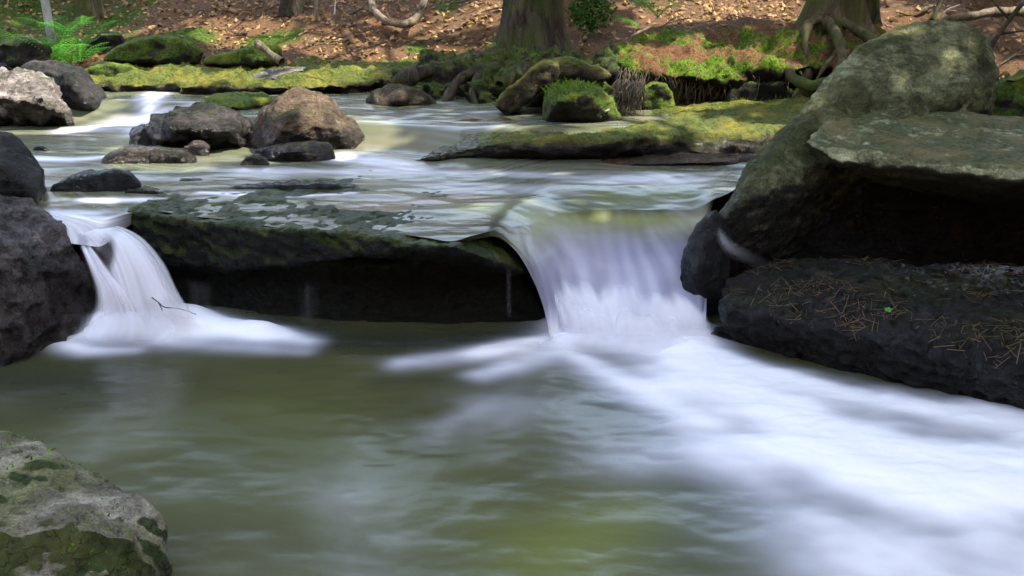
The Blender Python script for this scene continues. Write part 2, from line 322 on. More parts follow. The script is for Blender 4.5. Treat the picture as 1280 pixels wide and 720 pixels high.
# ---- ledge between the falls
def ledge():
    zt = .457
    lip = [(158, 264), (250, 271), (345, 287), (430, 291), (500, 296), (565, 309), (615, 312), (650, 325), (676, 350)]
    A1 = [Z(px, py, zt) for px, py in lip[:4]] + [P(190, 332, 4.33), P(300, 338, 4.12), P(430, 325, 3.95)] + [(-1.7, 5.4, zt - .02), (-.6, 5.4, zt - .02), (-1.7, 5.4, .1), (-.6, 5.4, .1), (-1.62, 4.5, .1)]
    A2 = [Z(px, py, zt) for px, py in lip[3:6]] + [P(430, 322, 3.95), P(500, 318, 3.9), P(575, 322, 3.86)] + [P(640, 325, 4.05), P(668, 345, 4.12)] + [(-.8, 5.4, zt - .02), (.12, 5.3, zt - .05), (-.8, 5.4, .2), (.1, 5.3, .2)]
    B = [P(190, 335, 4.42), P(195, 420, 4.40), P(400, 330, 4.2), P(400, 430, 4.16), P(640, 330, 4.16), P(683, 400, 4.14), P(680, 440, 4.14), P(560, 430, 4.1), P(540, 330, 4.14), (-1.5, 5.4, .35), (.1, 5.3, .35), (-1.5, 5.4, -.4), (.1, 5.3, -.4), (-1.4, 4.75, -.4), (.15, 4.35, -.4)]
    return [A1, A2, B]
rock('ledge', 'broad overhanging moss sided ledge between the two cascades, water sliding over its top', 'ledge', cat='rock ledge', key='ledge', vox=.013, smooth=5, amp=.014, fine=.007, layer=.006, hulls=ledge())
rock('rock', 'reddish brown wet rock showing through the left cascade', 'red', vox=.012, smooth=8, amp=.012, hulls=[H([(100, 300), (122, 296), (145, 312), (150, 345), (170, 400), (150, 460), (85, 450), (92, 330)], .3, .9, [(126, 312, 4.03), (138, 345, 4.0)], Y=4.25)])
# ---- right side
rock('boulder', 'big leaning olive boulder at the right, tallest rock in the scene', 'olive', key='R24', vox=.015, smooth=8, amp=.012, fine=.008, hulls=[
    H([(893, 285, 4.25), (903, 258, 4.3), (942, 198, 4.5), (992, 148, 4.7), (1012, 122, 4.85), (1042, 88, 5.0), (1082, 54, 5.1), (1122, 36, 5.15), (1165, 24, 5.2), (1206, 28, 5.2), (1236, 50, 5.2), (1249, 95, 5.1), (1240, 140, 5.0), (1222, 210, 5.05), (1180, 330, 5.4), (1000, 335, 5.1), (925, 335, 4.5), (900, 315, 4.27)],
      .45, .78, [(918, 256, 4.2), (955, 208, 4.36), (1000, 168, 4.52), (1100, 140, 4.75), (1200, 120, 4.85)])])
rock('boulder', 'broad flat topped grey green boulder jutting over the dark hollow on the right', 'flat', key='R25', vox=.013, smooth=4, amp=.011, fine=.005, hulls=[
    H([(1008, 178, 4.3), (1020, 156, 4.5), (1060, 145, 4.65), (1120, 140, 4.75), (1200, 141, 4.75), (1290, 150, 4.7), (1500, 165, 4.6), (1500, 240, 3.7), (1280, 207, 3.95), (1215, 222, 3.95), (1180, 216, 3.97), (1165, 205, 4.0)],
      .2, .95, [(1040, 210, 4.25), (1100, 222, 4.2), (1075, 225, 4.3), (1200, 250, 4.4), (1500, 280, 4.2)]),
    H([(1012, 180, 4.28), (1042, 205, 4.2), (1100, 215, 4.12), (1140, 192, 4.06), (1090, 180, 4.2)], .3, .9, [])])
rock('boulder', 'wide grey filler boulder in the dark hollow behind the needle strewn rock', 'dark', vox=.03, hulls=[H([(925, 300), (960, 235), (1080, 225), (1300, 235), (1500, 250), (1500, 420), (925, 400)], .5, .9, Y=4.62)])  # boulder widened as dark filler so the hollow reads black
rock('rock', 'long wet black rock strewn with orange needles on the right of the pool', 'wetdark', key='R26', vox=.0115, smooth=6, amp=.017, freq=4, fine=.008, layer=.012, hulls=[
    H([(897, 372, 3.95), (904, 348, 4.05), (940, 331, 4.12), (1000, 328, 4.15), (1100, 333, 4.15), (1290, 338, 4.1), (1500, 345, 4.0), (1500, 600, 2.95), (1280, 520, 3.35), (1150, 498, 3.5), (1050, 480, 3.65), (960, 455, 3.8), (905, 425, 3.9)],
      .15, .95, [(905, 385, 3.82), (960, 398, 3.72), (1060, 410, 3.58), (1160, 425, 3.42), (1280, 440, 3.22), (1500, 470, 2.9), (1280, 470, 3.2), (1150, 460, 3.42), (1500, 520, 2.85)])])
rock('stone', 'small dark stone at the foot of the needle strewn rock, foam washing past', 'wetdark', vox=.01, smooth=6, amp=.01, hulls=[H([(874, 445), (880, 420), (895, 408), (912, 415), (930, 445)], .2, .7, Y=3.86)])
rock('rock', 'smooth black wet rock splitting the fall at the foot of the leaning boulder', 'wetdark', key='R29', vox=.012, smooth=12, amp=.012, hulls=[H([(836, 380), (848, 350), (862, 308), (876, 276), (895, 262), (915, 300), (915, 350), (905, 390), (870, 430)], .35, .8, [(873, 335, 4.1)], Y=4.22)])

# ---- far bank
rock('ledge', 'wide low mossy ledge along the far bank, golden and green with a bare sunny patch', 'slab', cat='rock ledge', key='B15', vox=.022, smooth=4, amp=.04, freq=5, layer=.014, fine=.01, hulls=[
    [Z(95, 108, .62), Z(110, 100, .66), P(200, 104, 7.6), P(330, 107, 7.5), P(430, 102, 7.65), P(560, 93, 7.9), P(95, 128, 7.8), P(200, 124, 7.7), P(330, 125, 7.65), P(440, 121, 7.75), P(560, 112, 8.0), P(120, 80, 8.7), P(200, 73, 9.), P(330, 72, 8.9), P(450, 74, 8.8), P(560, 78, 8.6), (-3.5, 8.8, .3), (-.5, 8.6, .3)],
    [P(225, 108, 7.45), P(350, 110, 7.4), P(460, 106, 7.5), P(350, 100, 7.5), P(300, 98, 7.7), P(480, 99, 7.7), P(225, 125, 7.5), P(460, 122, 7.6), (-1.5, 8, .4), (-2.6, 8, .4)]])
rock('rock', 'bare pale slab glowing in the sun among the moss of the far ledge', 'pale', vox=.016, smooth=4, amp=.01, hulls=[H([(292, 101, 7.62), (330, 88, 7.9), (385, 83, 8.1), (382, 88, 8.0), (345, 99, 7.7), (310, 106, 7.6)], .1, .9)])
rock('rock', 'low green hump on the left end of the far ledge', 'moss', vox=.02, smooth=6, amp=.02, hulls=[H([(95, 100), (105, 88), (135, 80), (165, 82), (180, 92), (160, 104)], .4, .8, Y=8.0)])
rock('rock', 'small rounded mossy hump right of the bare sunny slab', 'slab', vox=.018, smooth=6, amp=.012, hulls=[H([(345, 108), (352, 98), (375, 92), (400, 94), (410, 102), (405, 110)], .3, .8, Y=7.65)])
rock('rock', 'long humped green rock on top of the far ledge', 'moss', vox=.02, smooth=6, amp=.02, hulls=[H([(128, 78), (135, 66), (155, 55), (190, 47), (215, 46), (242, 53), (258, 64), (250, 80)], .5, .8, Y=8.45)])
rock('rock', 'wedge shaped mossy rock slab on the far ledge beside the leaning dead branch', 'moss', vox=.018, smooth=3, amp=.012, hulls=[H([(253, 82), (255, 72), (300, 63), (340, 54), (352, 60), (352, 82)], .4, .8, Y=8.25)])
rock('boulder', 'round mossy boulder beside the bright green plants on the far bank', 'mossdark', vox=.02, hulls=[H([(98, 82), (108, 52), (128, 41), (150, 42), (162, 58), (160, 82)], .5, .8, Y=8.9)])
rock('rock', 'dark mossy rock at the far left under the thin birch', 'mossdark', vox=.02, amp=.04, hulls=[H([(-60, 84), (-50, 60), (0, 52), (38, 50), (60, 60), (64, 84)], .5, .8, Y=8.6)])
rock('rock', 'half sunk rock with a brown dry top at the channel mouth below the root bank', 'brown', vox=.016, hulls=[H([(452, 150), (458, 125), (475, 112), (500, 107), (530, 112), (550, 128), (556, 150)], .5, .8, [(500, 122, 6.75)], Y=6.95)])
rock('rock', 'flat brown rock just under the surface beside the mossed midstream slab', 'rust', vox=.014, smooth=4, amp=.012, hulls=[H([(520, 166), (545, 153), (590, 148), (640, 150), (650, 170)], .4, .9, Y=6.12)])
rock('rock', 'curved arm of pale rock arching over a dark hollow below the big trunk', 'slab', vox=.016, smooth=8, amp=.015, hulls=[
    H([(618, 132), (624, 122), (650, 108), (668, 84), (684, 76), (700, 82), (700, 98), (682, 112), (655, 122), (635, 145)], .35, .85, Y=6.35),
    H([(680, 78), (715, 75), (752, 86), (768, 95), (755, 103), (700, 98)], .4, .9, Y=6.45), H([(640, 150), (690, 100), (750, 100), (740, 160)], .3, .9, Y=6.75)])
rock('boulder', 'bright green mossed boulder in front of the curved rock arm', 'moss', key='B19', vox=.014, smooth=6, amp=.015, hulls=[H([(677, 165), (679, 122), (691, 107), (715, 101), (745, 108), (768, 126), (778, 150), (776, 165)], .45, .75, [(700, 125, 5.95), (730, 115, 6.0)], Y=6.2)])
rock('rock', 'tilted flat green stone lying behind the bright green mossed boulder', 'moss', vox=.014, smooth=3, amp=.01, hulls=[H([(696, 97), (710, 91), (750, 102), (785, 120), (780, 130), (735, 114)], .3, .85, Y=6.5)])
rock('ledge', 'long low slab in midstream, golden moss on top and a black front face', 'slab', cat='rock slab', key='B20', vox=.015, smooth=4, amp=.018, fine=.007, layer=.008, hulls=[
    [Z(506, 203, .45), P(545, 184, 5.58), P(620, 174, 5.5), P(700, 172, 5.45), P(790, 170, 5.45), P(600, 180, 5.46), P(760, 182, 5.4), P(560, 212, 5.62), P(700, 212, 5.66), P(800, 210, 5.7), P(560, 178, 6.0), P(650, 158, 6.3), P(760, 152, 6.4), P(860, 150, 6.2), P(870, 176, 5.6), P(880, 210, 5.65), (-.5, 6.0, .3), (1.2, 6.3, .3)],
    [P(750, 167, 5.65), P(880, 168, 5.6), P(945, 172, 5.6), P(870, 192, 5.55), P(940, 200, 5.6), P(760, 190, 5.6), P(1010, 150, 6.0), P(1005, 130, 6.5), P(900, 135, 6.6), P(760, 150, 6.6), P(640, 160, 6.4), (.4, 6.8, .4), (2.2, 6.8, .4), P(1030, 190, 6.0)],
    [P(880, 146, 6.2), P(960, 138, 6.2), P(1008, 136, 6.2), P(1010, 122, 6.6), P(960, 124, 6.7), P(850, 134, 6.8), P(800, 142, 6.6), P(880, 158, 6.2), P(1010, 160, 6.3), (2.2, 7, .5), (1., 7, .5)]])
rock('rock', 'low rusty slab awash below the golden mossed slab', 'rust', vox=.012, smooth=3, amp=.012, fine=.006, hulls=[H([(735, 218), (742, 204), (800, 196), (870, 193), (945, 192), (960, 215)], .3, .9, [(800, 204, 5.35), (900, 203, 5.35)], Y=5.48)])
rock('stone', 'upright green stone in the left part of the undercut bank', 'moss', vox=.014, hulls=[H([(799, 142), (801, 112), (814, 102), (834, 103), (843, 116), (843, 142)], .3, .8, Y=6.6)])
rock('stone', 'wide smooth stone inside the hollow under the mossy bank', 'mossdark', vox=.014, smooth=10, hulls=[H([(910, 138), (914, 110), (932, 102), (955, 106), (980, 104), (992, 118), (990, 138)], .3, .8, Y=6.7)])
rock('stone', 'small tan stone at the right end of the undercut bank by the roots', 'olive', vox=.014, hulls=[H([(986, 130), (995, 110), (1008, 105), (1024, 116), (1026, 130)], .25, .8, Y=6.65)])
rock('boulder', 'mossy mound of rock at the right edge behind the leaning boulder', 'moss', vox=.02, amp=.04, hulls=[H([(1225, 175), (1236, 118), (1255, 98), (1285, 92), (1380, 100), (1400, 175)], .7, .8, Y=6.0)])

# ------------------------------------------------------------------ terrain
def ground_z(X, Y):
    yb = 8.3 - 1.0 * sst(-.8, .6, X)
    back = .60 + .34 * np.maximum(Y - yb, 0) ** 1.0
    left = sst(-3.4, -4.6, X + .28 * (Y - 4)); XR = 2.7 + 0 * Y
    right = sst(0, .7, X - XR)
    bed = -.45 + .70 * sst(4.5, 4.9, Y)
    bk = sst(yb - .6 , yb + .1, Y)
    z = bed + (np.maximum(back, .6) - bed) * bk
    side = .42 + .22 * sst(3.5, 6.5, Y)
    z = np.maximum(z, bed + (side - bed) * left); z = np.maximum(z, bed + (side - bed) * right)
    far = np.sqrt(np.maximum(0, np.abs(X + .3) - 5.0) ** 2 + np.maximum(0, -.9 - Y) ** 2)  # unseen valley walls, raised beside and behind the camera to block sky light
    z = z + 1.3 * np.minimum(far, 9) * sst(12, 5, Y)
    z = np.minimum(z, 9.)
    p = np.stack([X, Y, X * 0], -1)
    z = z + .05 * fbm(p * 1.3, 4, 3) * (.4 + bk + left + right) + .015 * fbm(p * 7, 3, 8)
    # hummock behind the undercut bank, hollow at the upper left
    z = z + .22 * np.exp(-((X - 1.9) ** 2 / .8 + (Y - 7.9) ** 2 / .5)) - .25 * np.exp(-((X + 4.5) ** 2 / 1.2 + (Y - 10.5) ** 2 / 2))
    return z
gx = np.concatenate([np.linspace(-60, -8, 30), np.arange(-7.9, 7.9, .05), np.linspace(8, 60, 30)])
gy = np.concatenate([np.linspace(-40, -3, 22), np.arange(-2.9, 6.5, .09), np.arange(6.5, 12.5, .04), np.linspace(12.6, 80, 40)])
GX, GY = np.meshgrid(gx, gy); GZ = ground_z(GX, GY)
gm = mesh_np('forest_floor', np.stack([GX, GY, GZ], -1).reshape(-1, 3), grid_faces(*GX.shape), M['earth'])
def blobs(X, Y, L):
    r = X * 0
    for px, py, Yd, rx, ry, a in L:
        c = P(px, py, Yd); r = np.maximum(r, a * np.exp(-((X - c[0]) / rx) ** 2 - ((Y - c[1]) / ry) ** 2))
    return r
MOSSB = [(150, 25, 10, .5, .6, .6), (60, 45, 9.3, 1.0, .6, .55), (10, 30, 10, 1.5, 1.5, .5), (220, 50, 9.1, .5, .2, .7), (340, 45, 9.2, .35, .2, .7), (90, 10, 11, 1, .8, .5), (520, 45, 9., .12, .15, .8), (560, 10, 9.8, .2, .3, .6), (500, 75, 8.4, .5, .2, .8), (540, 60, 8.5, .3, .2, .6), (870, 5, 9.6, .5, .2, .6), (1260, 110, 6.6, .5, .3, .9), (730, 35, 8.8, .2, .3, .5), (1090, 30, 8, .3, .2, .6)]
a = gm.attributes.new('moss', 'FLOAT', 'POINT'); a.data.foreach_set('value', blobs(GX, GY, MOSSB).astype(np.float32).ravel())
ground = tag(link('ground', gm), kind='structure')

# ------------------------------------------------------------------ undercut bank and root bank
def bank(name, label, hulls, mat='bankm', **k): return rock(name, label, mat, hulls, cat='earth bank', **k)
def bank_mat():
    m = N('needle covered mossy bank'); sep = m.new('ShaderNodeSeparateXYZ'); m.put(sep.inputs[0], m.pos.outputs['Normal'])
    n1 = m.noise(3.2, 5, .6, dist=.5); n2 = m.noise(40, 8, .7); n3 = m.noise(140, 4, .7, stretch=((1, 3, 1), (0, 0, .6)))
    c = m.mix(m.ramp(n3, .35, .65), (.12, .05, .022), (.36, .18, .09)); c = m.mix(m.ramp(n2, .3, .6), (.08, .045, .025), c)
    g = m.mix(m.ramp(n2, .35, .66), (.035, .07, .006), (.17, .30, .018))
    mk = m.ramp(m.math('SUBTRACT', n1, m.math('MULTIPLY', sep.outputs[2], .16)), .34, .44)
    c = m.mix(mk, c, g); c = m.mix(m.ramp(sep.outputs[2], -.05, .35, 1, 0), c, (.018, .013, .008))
    return m.done(m.bsdf(c, .9, m.bump(m.math('ADD', n2, m.math('MULTIPLY', n3, .5)), 1, .03), spec=.15))
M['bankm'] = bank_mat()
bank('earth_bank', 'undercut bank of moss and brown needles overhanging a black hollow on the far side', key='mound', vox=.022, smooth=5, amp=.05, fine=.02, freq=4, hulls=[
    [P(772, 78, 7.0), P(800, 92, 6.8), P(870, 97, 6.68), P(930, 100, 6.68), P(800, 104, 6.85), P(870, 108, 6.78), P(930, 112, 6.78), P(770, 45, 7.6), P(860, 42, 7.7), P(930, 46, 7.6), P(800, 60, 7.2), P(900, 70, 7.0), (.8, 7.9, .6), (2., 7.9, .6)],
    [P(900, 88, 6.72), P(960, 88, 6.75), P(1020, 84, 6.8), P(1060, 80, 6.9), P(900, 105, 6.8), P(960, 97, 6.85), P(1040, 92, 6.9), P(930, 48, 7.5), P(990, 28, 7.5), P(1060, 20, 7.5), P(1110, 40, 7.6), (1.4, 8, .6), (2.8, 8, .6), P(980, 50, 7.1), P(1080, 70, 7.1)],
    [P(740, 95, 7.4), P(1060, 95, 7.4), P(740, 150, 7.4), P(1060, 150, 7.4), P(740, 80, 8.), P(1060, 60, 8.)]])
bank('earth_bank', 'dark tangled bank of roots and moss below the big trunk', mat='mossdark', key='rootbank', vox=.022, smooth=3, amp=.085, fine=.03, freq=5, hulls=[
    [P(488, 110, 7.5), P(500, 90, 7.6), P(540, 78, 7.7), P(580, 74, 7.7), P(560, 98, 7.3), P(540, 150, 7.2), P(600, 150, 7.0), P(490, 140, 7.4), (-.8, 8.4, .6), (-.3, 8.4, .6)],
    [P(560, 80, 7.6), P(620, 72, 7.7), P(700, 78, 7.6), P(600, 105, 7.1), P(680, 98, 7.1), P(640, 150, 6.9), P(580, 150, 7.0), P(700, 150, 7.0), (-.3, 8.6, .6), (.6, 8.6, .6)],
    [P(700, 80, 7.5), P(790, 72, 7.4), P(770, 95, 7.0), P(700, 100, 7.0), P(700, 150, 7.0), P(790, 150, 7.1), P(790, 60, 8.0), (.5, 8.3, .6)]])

# ------------------------------------------------------------------ trees
SUN = np.array([.56, -.10, .82]); SUN /= np.linalg.norm(SUN)
def trunk_np(base, top, r0, r1, flare=.6, seg=40, roots=5, seed=0, n=50):
    base = np.array(base, float); top = np.array(top, float); vs = []
    for i in range(n):
        t = (i / (n - 1)) ** 1.8; c = base + (top - base) * t + np.array([math.sin(t * 5 + seed) * .06 * t, math.cos(t * 4 + seed) * .06 * t, 0])
        h = np.linalg.norm((top - base) * t); a = np.linspace(0, 2 * np.pi, seg, endpoint=False)
        r = r0 + (r1 - r0) * t; fl = flare * math.exp(-h / (r0 * .9)) * r0
        rr = r * (1 + .05 * np.cos(a * 3 + seed)) + fl * (.35 + .65 * (.5 + .5 * np.cos(a * roots + seed)) ** 1.5)
        rr = rr * (1 + .10 * vnoise(np.stack([np.cos(a) * 4.5, np.sin(a) * 4.5, a * 0 + h * .9 + seed], -1), 4) + .06 * vnoise(np.stack([np.cos(a) * 10, np.sin(a) * 10, a * 0 + h * 2.5], -1), 6))
        vs.append(np.stack([c[0] + rr * np.cos(a), c[1] + rr * np.sin(a), a * 0 + c[2]], -1))
    v = np.concatenate(vs); f = []
    for i in range(n - 1):
        for k in range(seg): f.append((i * seg + k, i * seg + (k + 1) % seg, (i + 1) * seg + (k + 1) % seg, (i + 1) * seg + k))
    return v, np.array(f)
def leaf_quads(c, size, nrm=None, asp=.55):
    n = len(c); d = rng.normal(size=(n, 3)); d[:, 2] *= .5; d /= np.linalg.norm(d, axis=1)[:, None]
    u = rng.normal(size=(n, 3)); 
    if nrm is not None: u = nrm + u * .45
    s = np.cross(d, u); s /= np.linalg.norm(s, axis=1)[:, None] + 1e-9
    if nrm is not None:
        d = np.cross(s, nrm + rng.normal(size=(n, 3)) * .35); d /= np.linalg.norm(d, axis=1)[:, None] + 1e-9
    L = size[:, None]; up = np.cross(s, d) * L * .12
    v = np.stack([c - d * L * .5, c + s * L * asp * .5 + up, c + d * L * .5 - up * .8, c - s * L * asp * .5 + up], 1).reshape(-1, 3)
    f = np.arange(n * 4).reshape(-1, 4)
    return v, f
def leaves_obj(name, c, size, mat, parent=None, nrm=None, asp=.55, loc=None):
    v, f = leaf_quads(c, size, nrm, asp); 
    if loc is not None: v = v - np.array(loc)
    me = mesh_np(name, v, f, M[mat], False); at = me.attributes.new('rnd', 'FLOAT', 'POINT')
    at.data.foreach_set('value', np.repeat(np.clip(rng.normal(.45, .28, len(c)), 0, 1), 4).astype(np.float32)); return link(name, me, parent)
# sun flecks: places on the ground the light reaches (x, y, z, rx, ry)
def sp(px, py, Yd, rx, ry): c = P(px, py, Yd); return (c[0], c[1], c[2], rx, ry)
FLECK = [sp(35, 112, 6.9, .5, .3), sp(432, 130, 5.9, .16, .2), sp(345, 93, 7.85, .5, .25), sp(200, 92, 7.8, .35, .15), sp(215, 195, 5.6, .2, .12), sp(225, 155, 5.9, .12, .1), sp(940, 10, 8.85, .75, .5), sp(1105, 25, 8.5, .25, .25),
         sp(470, 60, 9., .5, .22), sp(580, 40, 9.2, .25, .22), sp(300, 45, 9.2, .3, .2), sp(825, 80, 7.0, .25, .3), sp(85, 60, 9.2, .35, .2), sp(135, 5, 12, .5, .5),
         sp(930, 190, 5.6, .14, .08), sp(800, 160, 6.0, .25, .1), sp(1210, 60, 7.5, .3, .2), sp(250, 178, 5.75, .06, .06), sp(900, 90, 6.8, .2, .12), sp(130, 100, 7.8, .25, .1)]
def canopy_pts(n, x0, x1, y0, y1, z0, z1):
    k = int(n); c = np.stack([rng.uniform(x0, x1, k), rng.uniform(y0, y1, k), rng.uniform(z0, z1, k)], -1)
    keep = np.ones(k, bool); ru = rng.random(k)
    for X, Yc, zz, rx, ry in FLECK:
        t = (c[:, 2] - zz) / SUN[2]; gx_ = c[:, 0] - SUN[0] * t - X; gy_ = c[:, 1] - SUN[1] * t - Yc
        w = vnoise(np.stack([gx_ * 6, gy_ * 6, gx_ * 0], -1), 3) * .3
        keep &= ((gx_ / (rx + .27)) ** 2 + (gy_ / (ry + .27)) ** 2 + w) > (.85 + .6 * ru)
    # ragged small gaps everywhere
    t = (c[:, 2] - .5) / SUN[2]; g = np.stack([c[:, 0] - SUN[0] * t, c[:, 1] - SUN[1] * t, t * 0], -1)
    keep &= ((vnoise(g * 1.4, 21) + .5 * vnoise(g * 4.5, 23)) < 1.0) | (g[:, 1] < 4.7)
    return c[keep]
TREES = []
def tree(label, base, top, r0, r1, mat, crownr=0, ncr=0, flare=.6, roots=5, seed=0, seg=40, name='tree', limbs=5, group='trees on the wooded banks', extra=None):
    base = np.array(base, float); o = empty(name, base, label, 'tree', group)
    v, f = trunk_np(base * 0, np.array(top) - base, r0, r1, flare, seg, roots, seed)
    link('trunk', mesh_np('trunk', v, f, M[mat]), o)
    if limbs:
        H_ = top[2] - base[2]; b = Bag(); rr = random.Random(seed)
        for k in range(limbs):
            a = k * 2.4 + seed; s0 = .72 + .28 * k / limbs; s = (np.array(top) - base) * s0; L = H_ * .28
            pts = curve_pts([s, s + [math.cos(a) * L * .5, math.sin(a) * L * .5, L * .15], s + [math.cos(a) * L, math.sin(a) * L, L * .55]], 8)
            b.add(*tube_np(pts, np.linspace(r1 * .55, .010, 8), 7))
        link('limb', b.mesh('limbs', M[mat]), o); o.children[-1].name = 'branches'
    TREES.append((o, np.array(top, float))); return o
gz = lambda x, y: float(ground_z(np.array(float(x)), np.array(float(y))))
def gp(px, Y, dz=-.05):
    x = P(px, 60, Y)[0]; return (x, Y, gz(x, Y) + dz)
T1b = P(660, 82, 8.0); 
tree('huge old trunk with dark furrowed bark rising behind the root bank', T1b, (T1b[0] + .3, 8.6, 8.5), .215, .13, 'bark', flare=.85, roots=6, seed=1, seg=72)
T2b = P(1035, 45, 7.5)
tree('tree with exposed arching roots on the needle covered mound', T2b, (T2b[0] + .5, 7.9, 8.5), .17, .09, 'bark3', flare=1.0, roots=5, seed=2, seg=56)
b_ = P(1078, 32, 7.9); tree('darker trunk close behind the tree with arching roots', b_, (b_[0] + .2, 8.6, 8.5), .10, .06, 'bark', flare=.5, seed=3)
b_ = gp(117, 10.2); tree('grey trunk with a flared foot beyond the bright green plants', b_, (b_[0] - .5, 10.8, 8), .12, .07, 'bark3', flare=.9, seed=4)
b_ = gp(66, 9.4); tree('thin pale birch stem at the far left', b_, (b_[0] - .25, 9.6, 7), .035, .02, 'birch', flare=.5, seed=5, limbs=4)
b_ = gp(366, 9.7); tree('slim dark trunk on the leafy slope behind the dead branch', b_, (b_[0] + .3, 10.3, 8), .095, .055, 'bark', flare=.5, seed=6)
b_ = gp(160, 10.9); tree('dark trunk leaning right, second trunk from the bright plants', b_, (b_[0] + 1.1, 11.3, 8), .09, .05, 'bark', flare=.5, seed=8)
b_ = gp(40, 10.6); tree('brown sapling left of the pale birch', b_, (b_[0] + .1, 10.9, 6.5), .045, .02, 'bark', flare=.4, seed=9, limbs=3)
b_ = gp(398, 9.5); tree('broken bare sapling right of the slim dark trunk', b_, (b_[0] + .02, 9.55, 2.4), .02, .012, 'wood', flare=.4, seed=11, limbs=2)
b_ = (5.2, 5.6, gz(5.2, 5.6) - .1); tree('large unseen tree added on the right bank so its crown shades the stream', b_, (5.6, 4.4, 8.5), .24, .12, 'bark', seed=12, limbs=3)  # this and the next tree stand out of frame, added to shade the scene
b_ = (6.5, 10, gz(6.5, 10) - .1); tree('tall unseen tree added on the right slope so its crown shades the far bank', b_, (6.8, 10, 8.5), .2, .1, 'bark', seed=13)
# crowns: out-of-view canopy shaped to block the sun; leaves go to nearest tree
cp = canopy_pts(38000, -1.5, 11.5, -.5, 15.5, 6.3, 8.8)
cp = np.concatenate([cp, canopy_pts(3500, -7, -2.5, 8.5, 15, 4.5, 8)])
cp = np.concatenate([cp[(fbm(cp * .9, 2, 31) > -.75)], canopy_pts(26000, 2.4, 9.0, -.2, 3.4, 6.6, 8.6)])  # last, denser leaf layer added to keep sun off the pool
tops = np.array([t[1] for t in TREES]); use = [i for i, t in enumerate(TREES) if t[1][2] > 6]
near = np.array(use)[np.argmin(((cp[:, None, :2] - tops[None, use, :2]) ** 2).sum(-1), 1)]
for i in use:
    c = cp[near == i]
    if len(c) > 20: leaves_obj('crown', c, rng.uniform(.24, .40, len(c)), 'canopy', TREES[i][0], loc=TREES[i][0].location)
# roots of the mound tree
def tubes_obj(name, curves, mat, parent=None, seg=8, rough=.02, at=None):
    b = Bag()
    for ctrl, r0, r1 in curves:
        n = max(10, len(ctrl) * 6); pts = curve_pts([P(*q) if len(q) == 3 else q for q in ctrl], n)
        rs = np.linspace(r0, r1, n) * (1 + .12 * fbm(pts * 14, 2, 6)); b.add(*tube_np(pts, rs, seg, min(rough, r0 * .35)))
    v = np.concatenate(b.v); at = np.array(v.mean(0)) if at is None else np.array(at)
    me = mesh_np(name, v - at, np.concatenate(b.f), M[mat]); o = link(name, me, parent)
    if not parent: o.location = at
    return o
rt = TREES[1][0]
for ctrl, r0, r1 in [([(1030, 22, 7.35), (1012, 30, 7.1), (1006, 52, 6.95), (1012, 80, 6.85), (1008, 100, 6.82)], .035, .02), ([(1030, 25, 7.3), (1045, 42, 7.0), (1052, 70, 6.75), (1048, 95, 6.7)], .04, .022),
                     ([(985, 85, 6.8), (995, 100, 6.6), (1020, 108, 6.5), (1045, 98, 6.55), (1055, 80, 6.7)], .035, .045), 
                     ([(1040, 20, 7.4), (1075, 40, 7.1), (1100, 55, 6.9)], .05, .03), ([(1050, 60, 6.85), (1030, 85, 6.65), (1010, 118, 6.55)], .015, .008), ([(1000, 90, 6.75), (1030, 125, 6.5), (1060, 90, 6.5)], .008, .005)]:
    tubes_obj('root', [(ctrl, r0, r1)], 'bark3', rt, at=rt.location)
for ctrl, r0, r1 in [([(640, 70, 7.9), (600, 76, 7.6), (560, 85, 7.4), (520, 92, 7.35), (490, 108, 7.3)], .09, .04), ([(670, 78, 7.8), (650, 92, 7.3), (625, 110, 7.1)], .08, .05), ([(690, 75, 7.8), (720, 82, 7.6), (760, 84, 7.5)], .07, .03), ([(620, 85, 7.4), (580, 95, 7.2), (560, 120, 7.1), (548, 140, 7.05)], .05, .02), ([(600, 92, 7.2), (590, 115, 7.05), (600, 140, 6.95)], .03, .015)]:
    tubes_obj('root', [(ctrl, r0, r1)], 'bark', TREES[0][0], at=TREES[0][0].location)

# ------------------------------------------------------------------ fallen wood
def wood(name, label, cat, curves, mat='wood'): return tag(tubes_obj(name, curves, mat), label, cat)
wood('fallen_branch', 'stubby dead branch leaning on the mossy far ledge', 'branch', [([(322, 54, 8.05), (335, 64, 7.95), (352, 77, 7.85)], .03, .025)])
wood('fallen_branch', 'curved mossy branch sagging on the leafy slope left of the big trunk', 'branch', [([(463, -5, 9.3), (468, 12, 9.1), (485, 27, 8.95), (508, 30, 8.95), (522, 20, 9.05), (532, -5, 9.3)], .035, .03), ([(528, 8, 9.1), (512, 20, 9.0)], .012, .008)])
wood('fallen_log', 'pale log lying across the slope behind the leaning boulder', 'log', [([(1172, 28, 7.2), (1210, 20, 7.2), (1250, 15, 7.25), (1330, 12, 7.4)], .03, .035)])
wood('fallen_branch', 'dark forked branch slanting down at the right edge of the slope', 'branch', [([(1285, -5, 7.0), (1262, 25, 6.9), (1238, 58, 6.8)], .02, .012), ([(1250, 42, 6.85), (1285, 38, 6.9)], .012, .006), ([(1262, 25, 6.9), (1240, 0, 7.0)], .012, .006)], 'bark')
wood('fallen_branch', 'thin pale forked twig behind the crest of the leaning boulder', 'branch', [([(1176, 22, 7.4), (1184, 12, 7.4), (1200, 6, 7.4)], .006, .003), ([(1184, 12, 7.4), (1196, 14, 7.4)], .004, .002)], 'twig')
wood('fallen_branch', 'upright brown stub beside the pale log behind the leaning boulder', 'branch', [([(1165, 25, 7.3), (1172, 10, 7.35), (1180, -8, 7.4)], .02, .02)], 'bark')
wood('twig', 'little white twig lying at the end of the golden mossed slab', 'twig', [([(745, 145, 6.15), (755, 140, 6.1), (762, 137, 6.1)], .006, .004)], 'twig')
